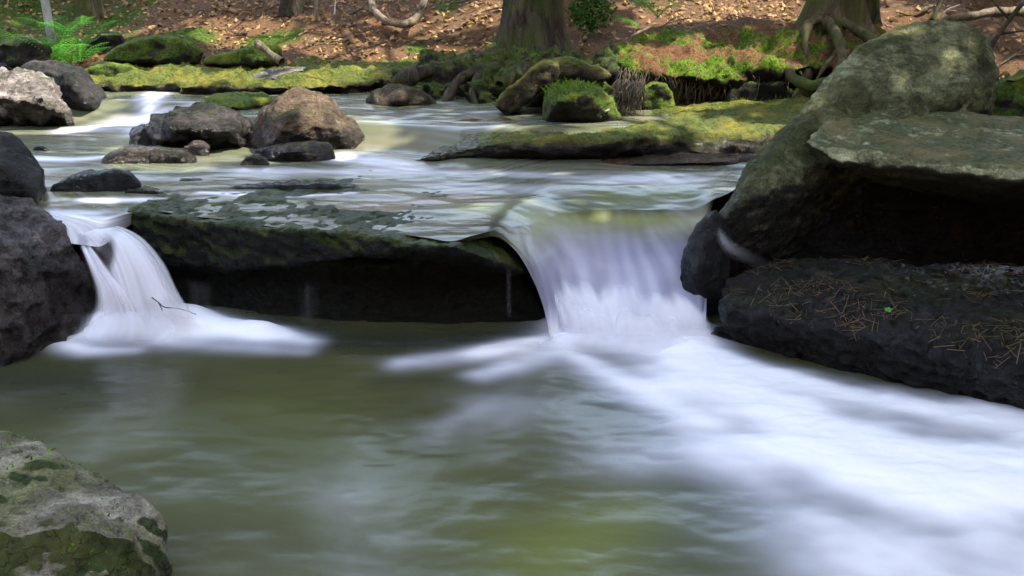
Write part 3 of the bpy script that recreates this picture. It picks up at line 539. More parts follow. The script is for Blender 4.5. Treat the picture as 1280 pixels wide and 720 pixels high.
wood('twig', 'dark wet twig caught over the foam of the left cascade', 'twig', [([(190, 372, 3.80), (198, 378, 3.79), (206, 384, 3.78), (225, 386, 3.77), (245, 393, 3.75)], .0042, .0015), ([(198, 378, 3.79), (203, 388, 3.79)], .003, .002)], 'bark')
wood('twig', 'white bare twig standing on the leafy slope near the top edge', 'twig', [([(418, 18, 9.2), (419, 5, 9.2), (421, -10, 9.2)], .007, .005), ([(419, 6, 9.2), (412, 8, 9.2)], .004, .002), ([(419, 4, 9.2), (424, 1, 9.2)], .004, .002)], 'twig')
wood('twig', 'reddish broken root lying under the small fern on the bank', 'twig', [([(789, 47, 7.3), (800, 40, 7.3), (815, 33, 7.35)], .014, .01)], 'wood')

for i in range(12):
    px = [250, 290, 410, 445, 545, 575, 590, 760, 850, 1150, 1210, 1265][i]; Y0 = [9.6, 9.3, 9.0, 9.6, 9.0, 9.7, 9.1, 9.0, 8.3, 8.6, 8.0, 7.6][i]
    x0 = P(px, 40, Y0)[0]; a0 = random.uniform(-.5, .5) + (3.14 if i % 2 else 0); L0 = random.uniform(.12, .3)
    pts = [(x0 + math.cos(a0) * L0 * q, Y0 + math.sin(a0) * L0 * q, gz(x0 + math.cos(a0) * L0 * q, Y0 + math.sin(a0) * L0 * q) + .03 + .02 * math.sin(q * 4 + i)) for q in (-1, -.4, .3, 1)]
    b = Bag(); b.add(*tube_np(curve_pts(pts, 14), np.linspace(.009, .004, 14), 6, .02)); b.add(*tube_np(curve_pts([pts[1], np.array(pts[1]) + [.05, -.03, .05], np.array(pts[1]) + [.12, -.04, .07]], 7), np.linspace(.005, .002, 7), 5))
    me = b.mesh('twig', M['wood']); recenter(me, pts[1]); tag(link('twig', me, loc=pts[1]), 'thin grey dead twig lying among the brown leaves of the far slope', 'twig', 'dead twigs on the leafy slope')
# ------------------------------------------------------------------ scatter
DG = None
def surf_points(o, n, minz=.45, box=None, maxz=None):
    me = o.data; nv = len(me.vertices); co = np.empty(nv * 3, np.float32); me.vertices.foreach_get('co', co); co = co.reshape(-1, 3) + np.array(o.location)
    nr = np.empty(nv * 3, np.float32); me.vertices.foreach_get('normal', nr); nr = nr.reshape(-1, 3)
    k = nr[:, 2] > minz
    if box: k &= (co[:, 0] > box[0]) & (co[:, 0] < box[1]) & (co[:, 1] > box[2]) & (co[:, 1] < box[3])
    idx = np.nonzero(k)[0]
    if len(idx) == 0: return np.zeros((0, 3)), np.zeros((0, 3))
    i = rng.choice(idx, n); return co[i] + rng.normal(size=(n, 3)) * .006, nr[i]
def needles(name, c, n, mat, L=(.02, .085), w=.0022, lift=.003, parent=None):
    kk = (vnoise(c * 7, 55) + .5 * vnoise(c * 23, 56) + rng.normal(0, .15, len(c)) > -.05) | (c[:, 1] > 6.6); c, n = c[kk], n[kk]
    m_ = len(c); d = rng.normal(size=(m_, 3)); d = d - n * (d * n).sum(1)[:, None] * .93; d /= np.linalg.norm(d, axis=1)[:, None]
    s = np.cross(d, n); s /= np.linalg.norm(s, axis=1)[:, None] + 1e-9; l = rng.uniform(*L, m_)[:, None]; c = c + n * lift
    v = np.stack([c - d * l * .5 - s * w / 2, c - d * l * .5 + s * w / 2, c + d * l * .5 + s * w / 2 + n * .003, c + d * l * .5 - s * w / 2 + n * .003], 1).reshape(-1, 3)
    me = mesh_np(name, v, np.arange(m_ * 4).reshape(-1, 4), M[mat], False); at = me.attributes.new('rnd', 'FLOAT', 'POINT')
    at.data.foreach_set('value', np.repeat(rng.random(m_), 4).astype(np.float32)); return link(name, me, parent)
# leaves over the slopes
n = 90000; X = rng.uniform(-9, 8, n); Y = 7.2 + rng.random(n) ** 1.5 * 16.0
k = (Y > (8.35 - 1.1 * sst(-.8, .6, X))); X, Y = X[k], Y[k]
mo = blobs(X, Y, MOSSB); k = rng.random(len(X)) > mo * 1.15; X, Y = X[k], Y[k]
k = ~((X > .3) & (X < 5) & (rng.random(len(X)) < .72) & ((X - 2.1) ** 2 / .8 + (Y - 8.9) ** 2 / .5 > 1)); X, Y = X[k], Y[k]
c = np.stack([X, Y, ground_z(X, Y) + rng.uniform(.0, .03, len(X))], -1); nn = np.tile([0, -.3, 1.], (len(X), 1))
c = c[(vnoise(c * 2.5, 61) + .5 * vnoise(c * 7, 62) + rng.normal(0, .25, len(c))) > -.75]; nn = np.tile([0, -.3, 1.], (len(c), 1))
tag(leaves_obj('leaf_litter', c, rng.uniform(.022, .07, len(c)), 'litter', nrm=nn, asp=.7), 'brown fallen leaves covering the forest slope', 'leaf litter', kind='stuff')
# needles
cs = []; ns = []
for key, num, box in (('R26', 2300, (1.02, 2.2, 3, 4.2)), ('R26', 260, None), ('mound', 5500, None), ('B20', 900, None), ('B15', 900, None), ('rootbank', 900, None), ('L5', 60, None), ('L1', 60, None)):
    c, n_ = surf_points(ROCKS[key], num, .5, box); cs.append(c); ns.append(n_)
X = rng.uniform(.4, 5, 16000); Y = rng.uniform(7.0, 11, 16000); cs.append(np.stack([X, Y, ground_z(X, Y)], -1)); ns.append(np.tile([0, 0, 1.], (16000, 1)))
tag(needles('pine_needles', np.concatenate(cs), np.concatenate(ns), 'needle', w=.0015), 'fallen orange pine needles on rocks and banks', 'pine needles', kind='stuff')
# moss tufts
cs = []; ns = []
for key, num in (('mound', 9000), ('rootbank', 5000), ('B19', 2500), ('B20', 5000), ('B15', 7000), ('L5', 1500)):
    c, n_ = surf_points(ROCKS[key], num, .25); cs.append(c); ns.append(n_)
c = np.concatenate(cs); nrm_ = np.concatenate(ns); k = fbm(c * 3.3, 2, 77) > .02; c, nrm_ = c[k], nrm_[k]
m_ = len(c); flat_ = ((c[:, 1] < 6.6) & (c[:, 2] < .75)) | (c[:, 0] < -.6); d = nrm_ * .8 + rng.normal(size=(m_, 3)) * .5; s = rng.normal(size=(m_, 3)); l = (rng.uniform(.008, .024, m_) * np.where(flat_, .45, 1))[:, None]
s = s / np.linalg.norm(s, axis=1)[:, None] * .0035
v = np.stack([c - s, c + s, c + d * l + s * .3, c + d * l - s * .3], 1).reshape(-1, 3)
me = mesh_np('moss', v, np.arange(m_ * 4).reshape(-1, 4), M['mosst'], False); at = me.attributes.new('rnd', 'FLOAT', 'POINT'); at.data.foreach_set('value', np.repeat(rng.random(m_), 4).astype(np.float32))
tag(link('moss', me), 'bright green tufts of moss on the far bank', 'moss', kind='stuff')
# rootlets hanging from the undercut lip
b = Bag()
for i in range(420):
    px = random.uniform(775, 985); top = P(px, 94 + 6 * math.sin(px * .03) + random.uniform(-4, 6), 6.78 + random.uniform(-.05, .12)); L = random.uniform(.04, .2) * (1.3 if px < 880 else .8)
    e = np.array(top) + [random.uniform(-.08, .05), random.uniform(-.04, .04), -L]; mid = (np.array(top) + e) / 2 + [random.uniform(-.02, .02), -.02, 0]
    b.add(*tube_np(curve_pts([top, mid, e], 5), np.linspace(.003, .0012, 5), 3))
for i in range(260):
    q = P(random.uniform(770, 805), random.uniform(98, 120), 6.5 + random.uniform(-.1, .2)); e = np.array(q) + [random.uniform(-.12, .02), random.uniform(-.1, 0), -random.uniform(.08, .2)]
    b.add(*tube_np(curve_pts([q, (np.array(q) + e) / 2 + [0, -.02, .02], e], 5), np.linspace(.003, .001, 5), 3))
me = b.mesh('hanging_rootlets', M['rootlet']); at = me.attributes.new('rnd', 'FLOAT', 'POINT'); at.data.foreach_set('value', np.repeat(rng.random(len(me.vertices) // 15), 15).astype(np.float32))
tag(link('hanging_rootlets', me), 'fine rootlets hanging from the undercut bank', 'rootlets', kind='stuff')

# ------------------------------------------------------------------ ferns and plants
def frond(L, droop, npin=16, w=.32):
    vs = []; fs = []; k = 0; pts = np.array([[t * L, 0, L * (1.15 * t - droop * 1.1 * t * t)] for t in np.linspace(0, 1, npin)])
    v, f = tube_np(pts, np.linspace(.003, .001, npin), 4); B = Bag(); B.add(v, f)
    for i in range(2, npin):
        t = i / (npin - 1); l = w * L * math.sin(math.pi * (.12 + .86 * t)) ** .8
        for s in (-1, 1):
            p = pts[i]; d = np.array([.45, s * 1., -.15]); d = d / np.linalg.norm(d) * l; u = np.array([1, 0, .3]) * L / npin * .36
            for j in range(4):
                a0, a1 = j / 4, (j + .85) / 4; ww = (1 - a0 * .75)
                B.add(np.array([p + d * a0 - u * ww * .4, p + d * (a0 + .1) + u * ww, p + d * a1 + u * ww * .6, p + d * a1 - u * ww * .4]), [(0, 1, 2, 3)])
    return B
def fern(label, at, nf, L, droop=.5, group=None, az=None):
    o = empty('fern', at, label, 'fern', group)
    for i in range(nf):
        me = frond(L * random.uniform(.75, 1.1), droop * random.uniform(.8, 1.3)).mesh('frond', M['fern'], False)
        at_ = me.attributes.new('rnd', 'FLOAT', 'POINT'); at_.data.foreach_set('value', np.full(len(me.vertices), random.random(), np.float32))
        c_ = link('frond', me, o); c_.rotation_euler = (random.uniform(-.2, .2), 0, (az[i] if az else i * 6.28 / nf + random.uniform(-.3, .3)))
    return o
fern('bright fern spreading its fronds over the bank at the top edge', P(822, 22, 7.9), 7, .32, .6)
fern('small flat fern beside the reddish broken root', P(800, 36, 7.3), 4, .22, .75, az=[3.3, 2.9, 3.8, 2.2])
fl = ['low bright fern nearest the dark angular boulder', 'bright fern at the foot of the pale birch', 'bright fern between the birch and the grey trunk', 'tallest bright fern in front of the grey flared trunk', 'bright fern hugging the round mossy boulder', 'small bright fern left of the birch foot', 'bright fern behind the birch, half in shade', 'bright fern low on the far ledge end']
for i, (px, Y, L) in enumerate([(50, 8.9, .33), (70, 8.9, .36), (86, 8.8, .36), (103, 9.2, .42), (98, 8.75, .3), (38, 9.2, .3), (80, 9.5, .38), (62, 8.8, .3)]):
    fern(fl[i], gp(px, Y, .0), 8, L, .55, 'bright green ferns at the left of the far bank')
def bush(label, px, py, Y, r, n, cat='shrub', hgt=1.):
    at = np.array(P(px, py, Y)); o = empty('shrub', at, label, cat)
    d = rng.normal(size=(n, 3)); d /= np.linalg.norm(d, axis=1)[:, None]; c = d * (r * rng.uniform(.3, 1, n) ** .5)[:, None] * np.array([1.1, .8, hgt]); c *= (1 + .35 * vnoise(d * 3, 5))[:, None]
    leaves_obj('foliage', c, rng.uniform(.03, .06, n), 'bush', o)
    b = Bag()
    for i in range(6): b.add(*tube_np(curve_pts([(0, 0, -r), (random.uniform(-.3, .3) * r, 0, 0), (random.uniform(-.8, .8) * r, random.uniform(-.5, .5) * r, .7 * r)], 6), np.linspace(.006, .003, 6), 5))
    link('stem', b.mesh('stem', M['bark']), o).name = 'stems'
bush('dark green leafy shrub right of the big trunk', 738, 14, 8.3, .16, 500)
bush('broad green bush at the top of the slope beyond the slim trunks', 205, -8, 10.8, .42, 900)
bush('dim green bush at the far top left corner', 15, 5, 10.5, .45, 900)
bush('green bush beyond the grey flared trunk', 85, 2, 11.2, .4, 800)
bush('small sunlit bush beyond the bright forest floor', 905, -4, 9.9, .2, 300)
# the single green leaf
v, f = [], []
a_ = np.linspace(0, 2 * np.pi, 25)[:-1]; rr = .011 * (1 + .25 * np.cos(a_ * 5)); q = np.array(P(1112, 386, 3.75))
hit = ROCKS['R26']; co = np.empty(len(hit.data.vertices) * 3, np.float32); hit.data.vertices.foreach_get('co', co); co = co.reshape(-1, 3) + np.array(hit.location)
dd = np.array(ray(1112, 387)); dd /= np.linalg.norm(dd); rel = co - np.array([0, 0, CAMZ]); tt = rel @ dd; off = np.linalg.norm(rel - tt[:, None] * dd, axis=1); kk = off < .012; q = co[kk][np.argmin(tt[kk])]
b = Bag(); ring = np.stack([rr * np.cos(a_) * 1.3, rr * np.sin(a_), .004 + .002 * np.cos(a_ * 2)], -1); vv = np.concatenate([ring, [[0, 0, .003]]])
fs = np.array([(i, (i + 1) % 24, 24) for i in range(24)]); me = mesh_np('fallen_leaf', vv, fs, M['leafgreen']); at = me.attributes.new('rnd', 'FLOAT', 'POINT'); at.data.foreach_set('value', np.full(25, .5, np.float32))
lo = tag(link('fallen_leaf', me, loc=q + np.array([0, -.004, .004])), 'single small bright green leaf on the needle strewn wet rock', 'leaf'); lo.rotation_euler = (.5, 0, 0)

# ------------------------------------------------------------------ water
def lic(nr, nc, vx, vy, steps=26, sc=1., seed=1, oct_=(1,)):
    r_ = np.random.default_rng(seed); N_ = r_.random((nr, nc)); jj, ii = np.meshgrid(np.arange(nc), np.arange(nr)); acc = N_ * 0; w = 0
    sp_ = np.sqrt(vx ** 2 + vy ** 2) + 1e-6; ux, uy = vx / sp_, vy / sp_
    for sg in (1, -1):
        x = jj.astype(float); y = ii.astype(float)
        for k in range(steps):
            xi = np.clip(x, 0, nc - 1.001); yi = np.clip(y, 0, nr - 1.001); a0 = xi.astype(int); b0 = yi.astype(int); fx = xi - a0; fy = yi - b0
            acc += N_[b0, a0] * (1 - fx) * (1 - fy) + N_[b0, a0 + 1] * fx * (1 - fy) + N_[b0 + 1, a0] * (1 - fx) * fy + N_[b0 + 1, a0 + 1] * fx * fy; w += 1
            x = x + sg * ux[b0, a0] * sc; y = y + sg * uy[b0, a0] * sc
    r = acc / w
    return r
def norm01(a): return np.clip((a - a.mean()) / (a.std() * 4) + .5, 0, 1)
def blur(a, k):
    for _ in range(k):
        a = (np.roll(a, 1, 0) + np.roll(a, -1, 0) + np.roll(a, 1, 1) + np.roll(a, -1, 1) + a * 2) / 6
    return a
def strokes(X, Y, L, z, flow=None):
    """L: (pixel polyline, radii, intensity); distances in metres on the plane z"""
    D = X * 0
    for pl, rad, inten in L:
        w = [Z(q[0], q[1], z) for q in pl]; best = X * 0
        rad = rad if isinstance(rad, (list, tuple)) else [rad] * len(pl)
        for i in range(max(1, len(w) - 1)):
            a0 = np.array(w[i][:2]); b0 = np.array(w[min(i + 1, len(w) - 1)][:2]); ab = b0 - a0; L2 = ab @ ab + 1e-9
            t = np.clip(((X - a0[0]) * ab[0] + (Y - a0[1]) * ab[1]) / L2, 0, 1); r = rad[i] + (rad[min(i + 1, len(w) - 1)] - rad[i]) * t
            d2 = ((X - a0[0] - t * ab[0]) ** 2 + (Y - a0[1] - t * ab[1]) ** 2) / r ** 2; g = np.exp(-d2); best = np.maximum(best, g)
            if flow is not None: flow[0] += g * ab[0] / math.sqrt(L2) * 1.; flow[1] += g * ab[1] / math.sqrt(L2)
        D = 1 - (1 - D) * (1 - np.clip(best * inten, 0, 1))
    return D
def water_obj(name, X, Y, Zz, col, foam, streak, faces, extra=None):
    v = np.stack([X, Y, Zz], -1).reshape(-1, 3); c = np.concatenate([col.reshape(-1, 3), foam.reshape(-1, 1)], 1); s = streak.reshape(-1)
    if extra is not None:
        ev, ef, ec = extra; faces = np.concatenate([faces, ef + len(v)]); v = np.concatenate([v, ev]); c = np.concatenate([c, np.tile([*ec, 0], (len(ev), 1))]); s = np.concatenate([s, np.full(len(ev), .5)])
    me = mesh_np(name, v, faces, M['water'])
    a = me.attributes.new('wcol', 'FLOAT_COLOR', 'POINT'); a.data.foreach_set('color', c.astype(np.float32).ravel())
    a = me.attributes.new('streak', 'FLOAT', 'POINT'); a.data.foreach_set('value', s.astype(np.float32))
    return tag(link(name, me), kind='structure')
# lower pool
xs = np.arange(-2.6, 2.6, .0085); ys = np.arange(1.7, 4.75, .0085); X, Y = np.meshgrid(xs, ys); fl_ = [X * 0 + .25, X * 0 - .02]
MAIN = [([(705, 412), (770, 425), (850, 440), (930, 490), (1030, 545), (1140, 585), (1300, 600), (1420, 640)], [.12, .16, .21, .26, .28, .28, .28, .26], 1.0),
        ([(880, 440), (960, 468), (1060, 492), (1180, 515), (1300, 532)], [.09, .11, .12, .13, .15], .95),
        ([(700, 422), (650, 434), (600, 444)], [.07, .08, .07], .55), ([(610, 444), (555, 450), (500, 456)], [.07, .07, .06], .28), ([(700, 440), (650, 455), (600, 470)], [.08, .08, .06], .4),
        ([(820, 470), (860, 520), (930, 590), (1020, 660), (1100, 720)], [.12, .13, .15, .17, .2], .45),
        ([(1050, 600), (1150, 645), (1280, 700)], [.16, .20, .22], .4),
        ([(700, 430), (760, 470), (820, 500)], [.06, .09, .12], .55),
        ([(640, 498), (550, 530)], [.16, .14], .12), ([(790, 575), (860, 545)], [.16, .16], .12), ([(410, 590), (450, 670)], [.16, .14], .05),
        ([(90, 418), (150, 412), (215, 410), (290, 414), (330, 419)], [.09, .14, .15, .11, .08], 1.), ([(330, 419), (385, 427)], [.08, .06], .7), ([(200, 430), (380, 440)], [.07, .05], .25),
        ([(70, 432), (110, 440), (170, 438)], [.05, .05, .04], .5)]
fl2 = fl_; den = strokes(X, Y, MAIN, 0, fl2)
n1 = norm01(lic(*X.shape, fl2[0], fl2[1], 40, seed=3)); n2 = norm01(lic(*X.shape, fl2[0] + .2, fl2[1], 22, 1.6, seed=4)); n2 = blur(n2, 3)
n0 = norm01(blur(lic(*X.shape, fl2[0], fl2[1], 60, 2., seed=6), 14)); pp = np.stack([X, Y, X * 0], -1)
lump = norm01(fbm(np.stack([X * 2.2, Y * 4.2, X * 0], -1), 4, 4))
lump2 = norm01(fbm(np.stack([X * 5.5 + lump, Y * 9, X * 0], -1), 4, 94))
st = np.clip(.12 * blur(n1, 3) + .4 * blur(n2, 4) + .48 * lump, 0, 1)
foam = np.clip(np.clip(den * 1.2, 0, 1) + (den * (1 - den) * 4) * ((n0 - .5) * .16 + (lump - .5) * .55 + (lump2 - .5) * .25 + (n0 - .5) * .12), 0, 1)
foam = np.clip(foam + .025 * sst(.62, .9, lump * .6 + n2 * .5), 0, .99)
foam = blur(foam, 6)
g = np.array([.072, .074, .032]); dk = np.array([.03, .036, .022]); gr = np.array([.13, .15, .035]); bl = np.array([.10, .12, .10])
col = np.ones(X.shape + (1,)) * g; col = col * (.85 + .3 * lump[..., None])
w = strokes(X, Y, [([(700, 690), (790, 640)], [.22, .16], .9), ([(340, 520), (500, 620)], [.3, .3], .25)], 0)[..., None]; col = col * (1 - w) + gr * w  # green patches: sunlit bottom and reflection painted into the water colour
w = strokes(X, Y, [([(0, 480), (120, 480)], [.3, .3], .8), ([(330, 405), (420, 425), (560, 430), (640, 420)], [.16, .14, .13, .1], .95), ([(480, 475), (620, 475)], [.08, .06], .4)], 0)[..., None]; col = col * (1 - w) + dk * w  # darker water: shade and reflection under the ledge painted into the colour
w = strokes(X, Y, [([(800, 500), (950, 650), (1280, 740)], [.25, .3, .35], .8)], 0)[..., None]; col = col * (1 - w) + bl * w
hump = .05 * strokes(X, Y, [([(720, 405), (860, 420)], [.10, .14], 1.4), ([(120, 404), (230, 404)], [.12, .13], 1.3), ([(230, 406), (330, 416)], [.1, .06], .4)], 0) + .03 * den * (lump2 * .5 + lump * .5) + .012 * (blur(lump, 4) - .5)
big = np.array([[-6, -4, -.012], [6, -4, -.012], [6, 5.2, -.012], [-6, 5.2, -.012]], float)
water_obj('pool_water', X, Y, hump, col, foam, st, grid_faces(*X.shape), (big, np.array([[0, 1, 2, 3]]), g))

# upper stream with the right hand fall curling over its lip
nx = 640; xs = np.linspace(-4.8, 1.75, nx)
lipc = [(-4.8, 4.75), (Z(20, 262, .45)[0], 4.45), (Z(70, 270, .45)[0], Z(70, 270, .45)[1]), (Z(130, 280, .45)[0], 4.15), (Z(165, 268, .45)[0], 4.36), (Z(250, 272, .45)[0], Z(250, 273, .45)[1] + .03), (Z(345, 288, .45)[0], Z(345, 288, .45)[1] + .03), (Z(430, 292, .45)[0], Z(430, 292, .45)[1] + .03), (Z(500, 297, .45)[0], Z(500, 297, .45)[1] + .03), (Z(565, 310, .45)[0], 3.80), (Z(610, 300, .45)[0], 3.95), (Z(650, 285, .45)[0], 4.22), (.22, 4.50), (.45, 4.60), (.75, 4.55), (.95, 4.55), (1.08, 4.75), (1.2, 5.0), (1.75, 5.1)]
lx = np.array([q[0] for q in lipc]); ly = np.array([q[1] for q in lipc]); lipY = np.interp(xs, lx, ly); kx = np.ones(9) / 9; lipY = np.convolve(np.pad(lipY, 4, 'edge'), kx, 'valid')
fallf = sst(-.12, .14, xs) * sst(.97, .84, xs)
lfall = sst(-2.16, -2.02, xs) * sst(-1.66, -1.76, xs) # 0 on the ledge, 1 in the fall
step = lambda X: np.interp(X, [-4.8, -2.6, -2.1, -1.7, -.9, -.3, .3], [7.0, 7.0, 6.9, 6.25, 6.0, 5.8, 5.8])
nf_, nd = 420, 110; rowsY = np.linspace(0, 1, nf_) ** .8
Yf = 8.7 + (lipY[None] - 8.7) * rowsY[:, None]; Xf = np.tile(xs, (nf_, 1)); p3 = np.stack([Xf, Yf, Xf * 0], -1)
stp = sst(-.22, .12, Yf - step(Xf))
Zf = .455 + .13 * stp + .006 * fbm(np.stack([Xf * 3, Yf * 6, Xf * 0], -1), 3, 9) + .02 * np.exp(-((Yf - step(Xf) + .3) / .12) ** 2) * (.5 + .5 * vnoise(p3 * 4, 5))
# the surface bends down before the lip in the fall
drop0 = .055 * fallf[None] * np.clip(1 - (Yf - lipY[None]) / .5, 0, 1) ** 2.2; Zf = Zf - drop0
# fall part: t 0..1
t = np.linspace(0, 1, nd + 1)[1:]
lipY = lipY + 0
prof_y = np.interp(t, [0, .15, .3, .5, .7, .85, 1], [0, -.10, -.20, -.31, -.41, -.47, -.56]); prof_z = np.interp(t, [0, .15, .3, .5, .7, .85, 1], [0, -.040, -.105, -.20, -.31, -.37, -.42])
kk_ = np.hanning(17); kk_ /= kk_.sum(); prof_y = np.convolve(np.pad(prof_y, 8, 'reflect', reflect_type='odd'), kk_, 'valid'); prof_z = np.convolve(np.pad(prof_z, 8, 'reflect', reflect_type='odd'), kk_, 'valid')
ff = fallf[None]; Yd = lipY[None] + prof_y[:, None] * (ff ** 1.2) ; Zd = Zf[-1][None] + prof_z[:, None] * ff - .03 * t[:, None] * (1 - ff) - lfall[None] * .07 * t[:, None] ** 1.6; Yd = Yd - lfall[None] * .07 * t[:, None] + (.06 * t[:, None] ** .7) * (1 - ff) * (1 - lfall[None])
Xd = np.tile(xs, (nd, 1)); wob = .02 * vnoise(np.stack([Xd * 9, t[:, None] * 1.5 + Xd * 0, Xd * 0], -1), 3) * sst(.1, .8, t)[:, None] * ff
Yd = Yd - wob; Yd = Yd - .06 * (1 - ((np.clip(Xd, .1, .9) - .5) / .4) ** 2) * t[:, None] * ff
Xd = Xd + .10 * t[:, None] * np.exp(-((Xd - .02) / .12) ** 2) - .03 * t[:, None] * ff * sst(.6, .9, Xd)
UX = np.concatenate([Xf, Xd]); UY = np.concatenate([Yf, Yd]); UZ = np.concatenate([Zf, Zd]); nr = len(UX)
ST = [([(30, 195), (90, 196), (140, 192)], [.07, .10, .06], .9), ([(90, 160), (150, 155), (240, 152)], [.10, .14, .10], .8), ([(182, 165), (192, 140), (215, 125), (270, 120)], [.10, .09, .07, .06], .85), ([(140, 125), (180, 118)], [.12, .1], .35),
      ([(420, 197), (470, 200), (520, 207)], [.10, .10, .08], .5), ([(430, 193), (460, 198)], [.05, .05], .6), ([(300, 212), (420, 210), (560, 214), (700, 218), (900, 222)], [.09, .12, .12, .12, .14], .32),
      ([(250, 238), (330, 242), (440, 238)], [.03, .035, .03], .75), ([(105, 246), (170, 245), (260, 246)], [.04, .04, .03], .8), ([(60, 262), (120, 262)], [.07, .06], .5), ([(470, 168), (500, 172), (530, 165)], [.06, .06, .05], .5), ([(460, 130), (500, 128)], [.1, .1], .45),
      ([(560, 230), (700, 235), (860, 232)], [.10, .12, .14], .2), ([(930, 212), (840, 222), (760, 250)], [.07, .14, .18], .3), ([(880, 200), (940, 206)], [.04, .05], .6), ([(300, 225), (600, 226)], [.05, .05], .2), ([(130, 215), (250, 220)], [.05, .05], .2), ([(590, 165), (640, 160)], [.05, .05], .5), ([(450, 150), (560, 148)], [.05, .05], .4)]
fl3 = [UX * 0 + .5, UX * 0 - .12]; den = strokes(UX, UY, ST, .47, fl3)
dxg = (xs[1] - xs[0]); vx = fl3[0] / dxg; vy = -(fl3[1]) / ((8.7 - 4.3) / nf_)
vx[nf_ - 60:] *= np.linspace(1, .0, nr - nf_ + 60)[:, None] ** 2; vy[nf_ - 60:] = np.maximum(vy[nf_ - 60:], 30)
s1 = norm01(blur(lic(nr, nx, vx, vy, 40, seed=11), 3) ); s2 = norm01(blur(lic(nr, nx, vx, vy, 60, 2.4, seed=12), 9)); lump = norm01(fbm(np.stack([UX * 1.6, UY * 5, UX * 0], -1), 4, 14))
tt_ = np.concatenate([np.zeros(nf_), t])[:, None] * np.concatenate([np.ones((nf_, nx)), np.tile(ff, (nd, 1))])
foam = np.clip(den * .78 + den * (1 - den) * 2.4 * ((s2 - .5) * .8 + (lump - .5) * .8) + .03 + .18 * (s2 - .5) + .10 * (s1 - .5), .02, .97)
crest = .60 + .10 * (norm01(np.tile(vnoise(np.stack([xs * 14, xs * 0, xs * 0], -1), 8), (nr, 1))) - .5) * 2 + .05 * np.tile(vnoise(np.stack([xs * 45, xs * 0, xs * 0], -1), 18), (nr, 1))
fst = norm01(np.tile(fbm(np.stack([xs * 22, xs * 0, xs * 0], -1), 3, 28), (nr, 1)))
mid_ = np.exp(-((UX - .45) / .22) ** 2)
smooth_f = .10 + .22 * sst(.0, .6, tt_) * (.5 + .5 * mid_) + .05 * (fst - .5) + .16 * (s2 - .5) + .30 * (lump - .5) + .1 * (s1 - .5); white = sst(0, .34, tt_ - crest) * (.86 + .14 * fst)
ffoam = np.maximum(smooth_f, white); bl_ = sst(.0, .12, tt_); pre = sst(.55, .05, UY - np.concatenate([lipY[None].repeat(nf_, 0), lipY[None].repeat(nd, 0)])) * fallf[None] * .8
foam = foam * (1 - np.maximum(bl_, pre)) + ffoam * np.maximum(bl_, pre)
edge = sst(-.02, .10, UX) ; 
col = np.array([.075, .09, .04]) * (1 - lump[..., None]) + np.array([.125, .12, .06]) * lump[..., None]
w = strokes(UX, UY, [([(480, 255), (600, 250)], [.15, .12], .7)], .45)[..., None]; col = col * (1 - w) + np.array([.13, .085, .03]) * w
w = strokes(UX, UY, [([(600, 265), (700, 262)], [.12, .14], .8), ([(760, 240), (900, 235)], [.12, .12], .3)], .45)[..., None]; col = col * (1 - w) + np.array([.27, .29, .06]) * w
w = bl_[..., None]; col = col * (1 - w) + (np.array([.22, .23, .07]) * (1 - sst(.05, .4, tt_))[..., None] + np.array([.15, .15, .24]) * sst(.05, .4, tt_)[..., None]) * w
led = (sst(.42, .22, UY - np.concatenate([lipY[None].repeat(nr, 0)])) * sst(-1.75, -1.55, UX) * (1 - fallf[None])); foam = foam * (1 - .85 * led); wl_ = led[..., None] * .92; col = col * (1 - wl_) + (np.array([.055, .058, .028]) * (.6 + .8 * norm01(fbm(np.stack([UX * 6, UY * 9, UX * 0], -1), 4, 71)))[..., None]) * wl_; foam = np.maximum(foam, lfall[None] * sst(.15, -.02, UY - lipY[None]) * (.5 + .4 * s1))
stk = np.clip(.5 * s1 + .3 * s2 + .2 * lump, 0, 1) + led * .8 * norm01(fbm(np.stack([UX * 14, UY * 30, UX * 0], -1), 4, 44))
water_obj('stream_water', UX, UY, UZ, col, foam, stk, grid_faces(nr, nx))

# white cascades made of falling sheets
def sheet(lines, nu=60, nv=80, a0=1., edge=.12, top=.1, bottom=.05, streak=.5, seed=0, wob=.008, y=0.):
    L = [curve_pts([P(q[0], q[1], q[2] + y) for q in l], nv) for l in lines]; L = np.array(L); m = len(L); u = np.linspace(0, m - 1, nu); out = []
    for x in u:
        i = min(int(x), m - 2); out.append(L[i] * (1 - (x - i)) + L[i + 1] * (x - i))
    S = np.array(out); U = np.linspace(0, 1, nu)[:, None] + np.zeros((1, nv)); V = np.linspace(0, 1, nv)[None] + np.zeros((nu, 1))
    s = .8 * fbm(np.stack([U * 4.5, V * .8, U * 0 + seed], -1), 3, seed, .5) + .18 * fbm(np.stack([U * 22, V * 1.3, U * 0 + seed], -1), 2, seed + 40); S[..., 1] += wob * s; S[..., 2] += wob * .5 * s * sst(0, .2, V)
    al = a0 * sst(0, edge, U) * sst(0, edge, 1 - U) * sst(-.001, top, V) * sst(0, bottom, 1 - V) * np.clip(1 + streak * (s - .1) * 1.2, 0, 1.2)
    return S.reshape(-1, 3), grid_faces(nu, nv), np.clip(al, 0, 1).ravel()
def fall_obj(name, label, sheets, cat='waterfall'):
    b = Bag(); al = []
    for s in sheets: b.add(s[0], s[1]); al.append(s[2])
    v = np.concatenate(b.v); at = np.array([v[:, 0].mean(), v[:, 1].mean(), v[:, 2].min()]); me = mesh_np(name, v - at, np.concatenate(b.f), M['veil'])
    a = me.attributes.new('alpha', 'FLOAT', 'POINT'); a.data.foreach_set('value', np.concatenate(al).astype(np.float32))
    return tag(link(name, me, loc=at), label, cat)
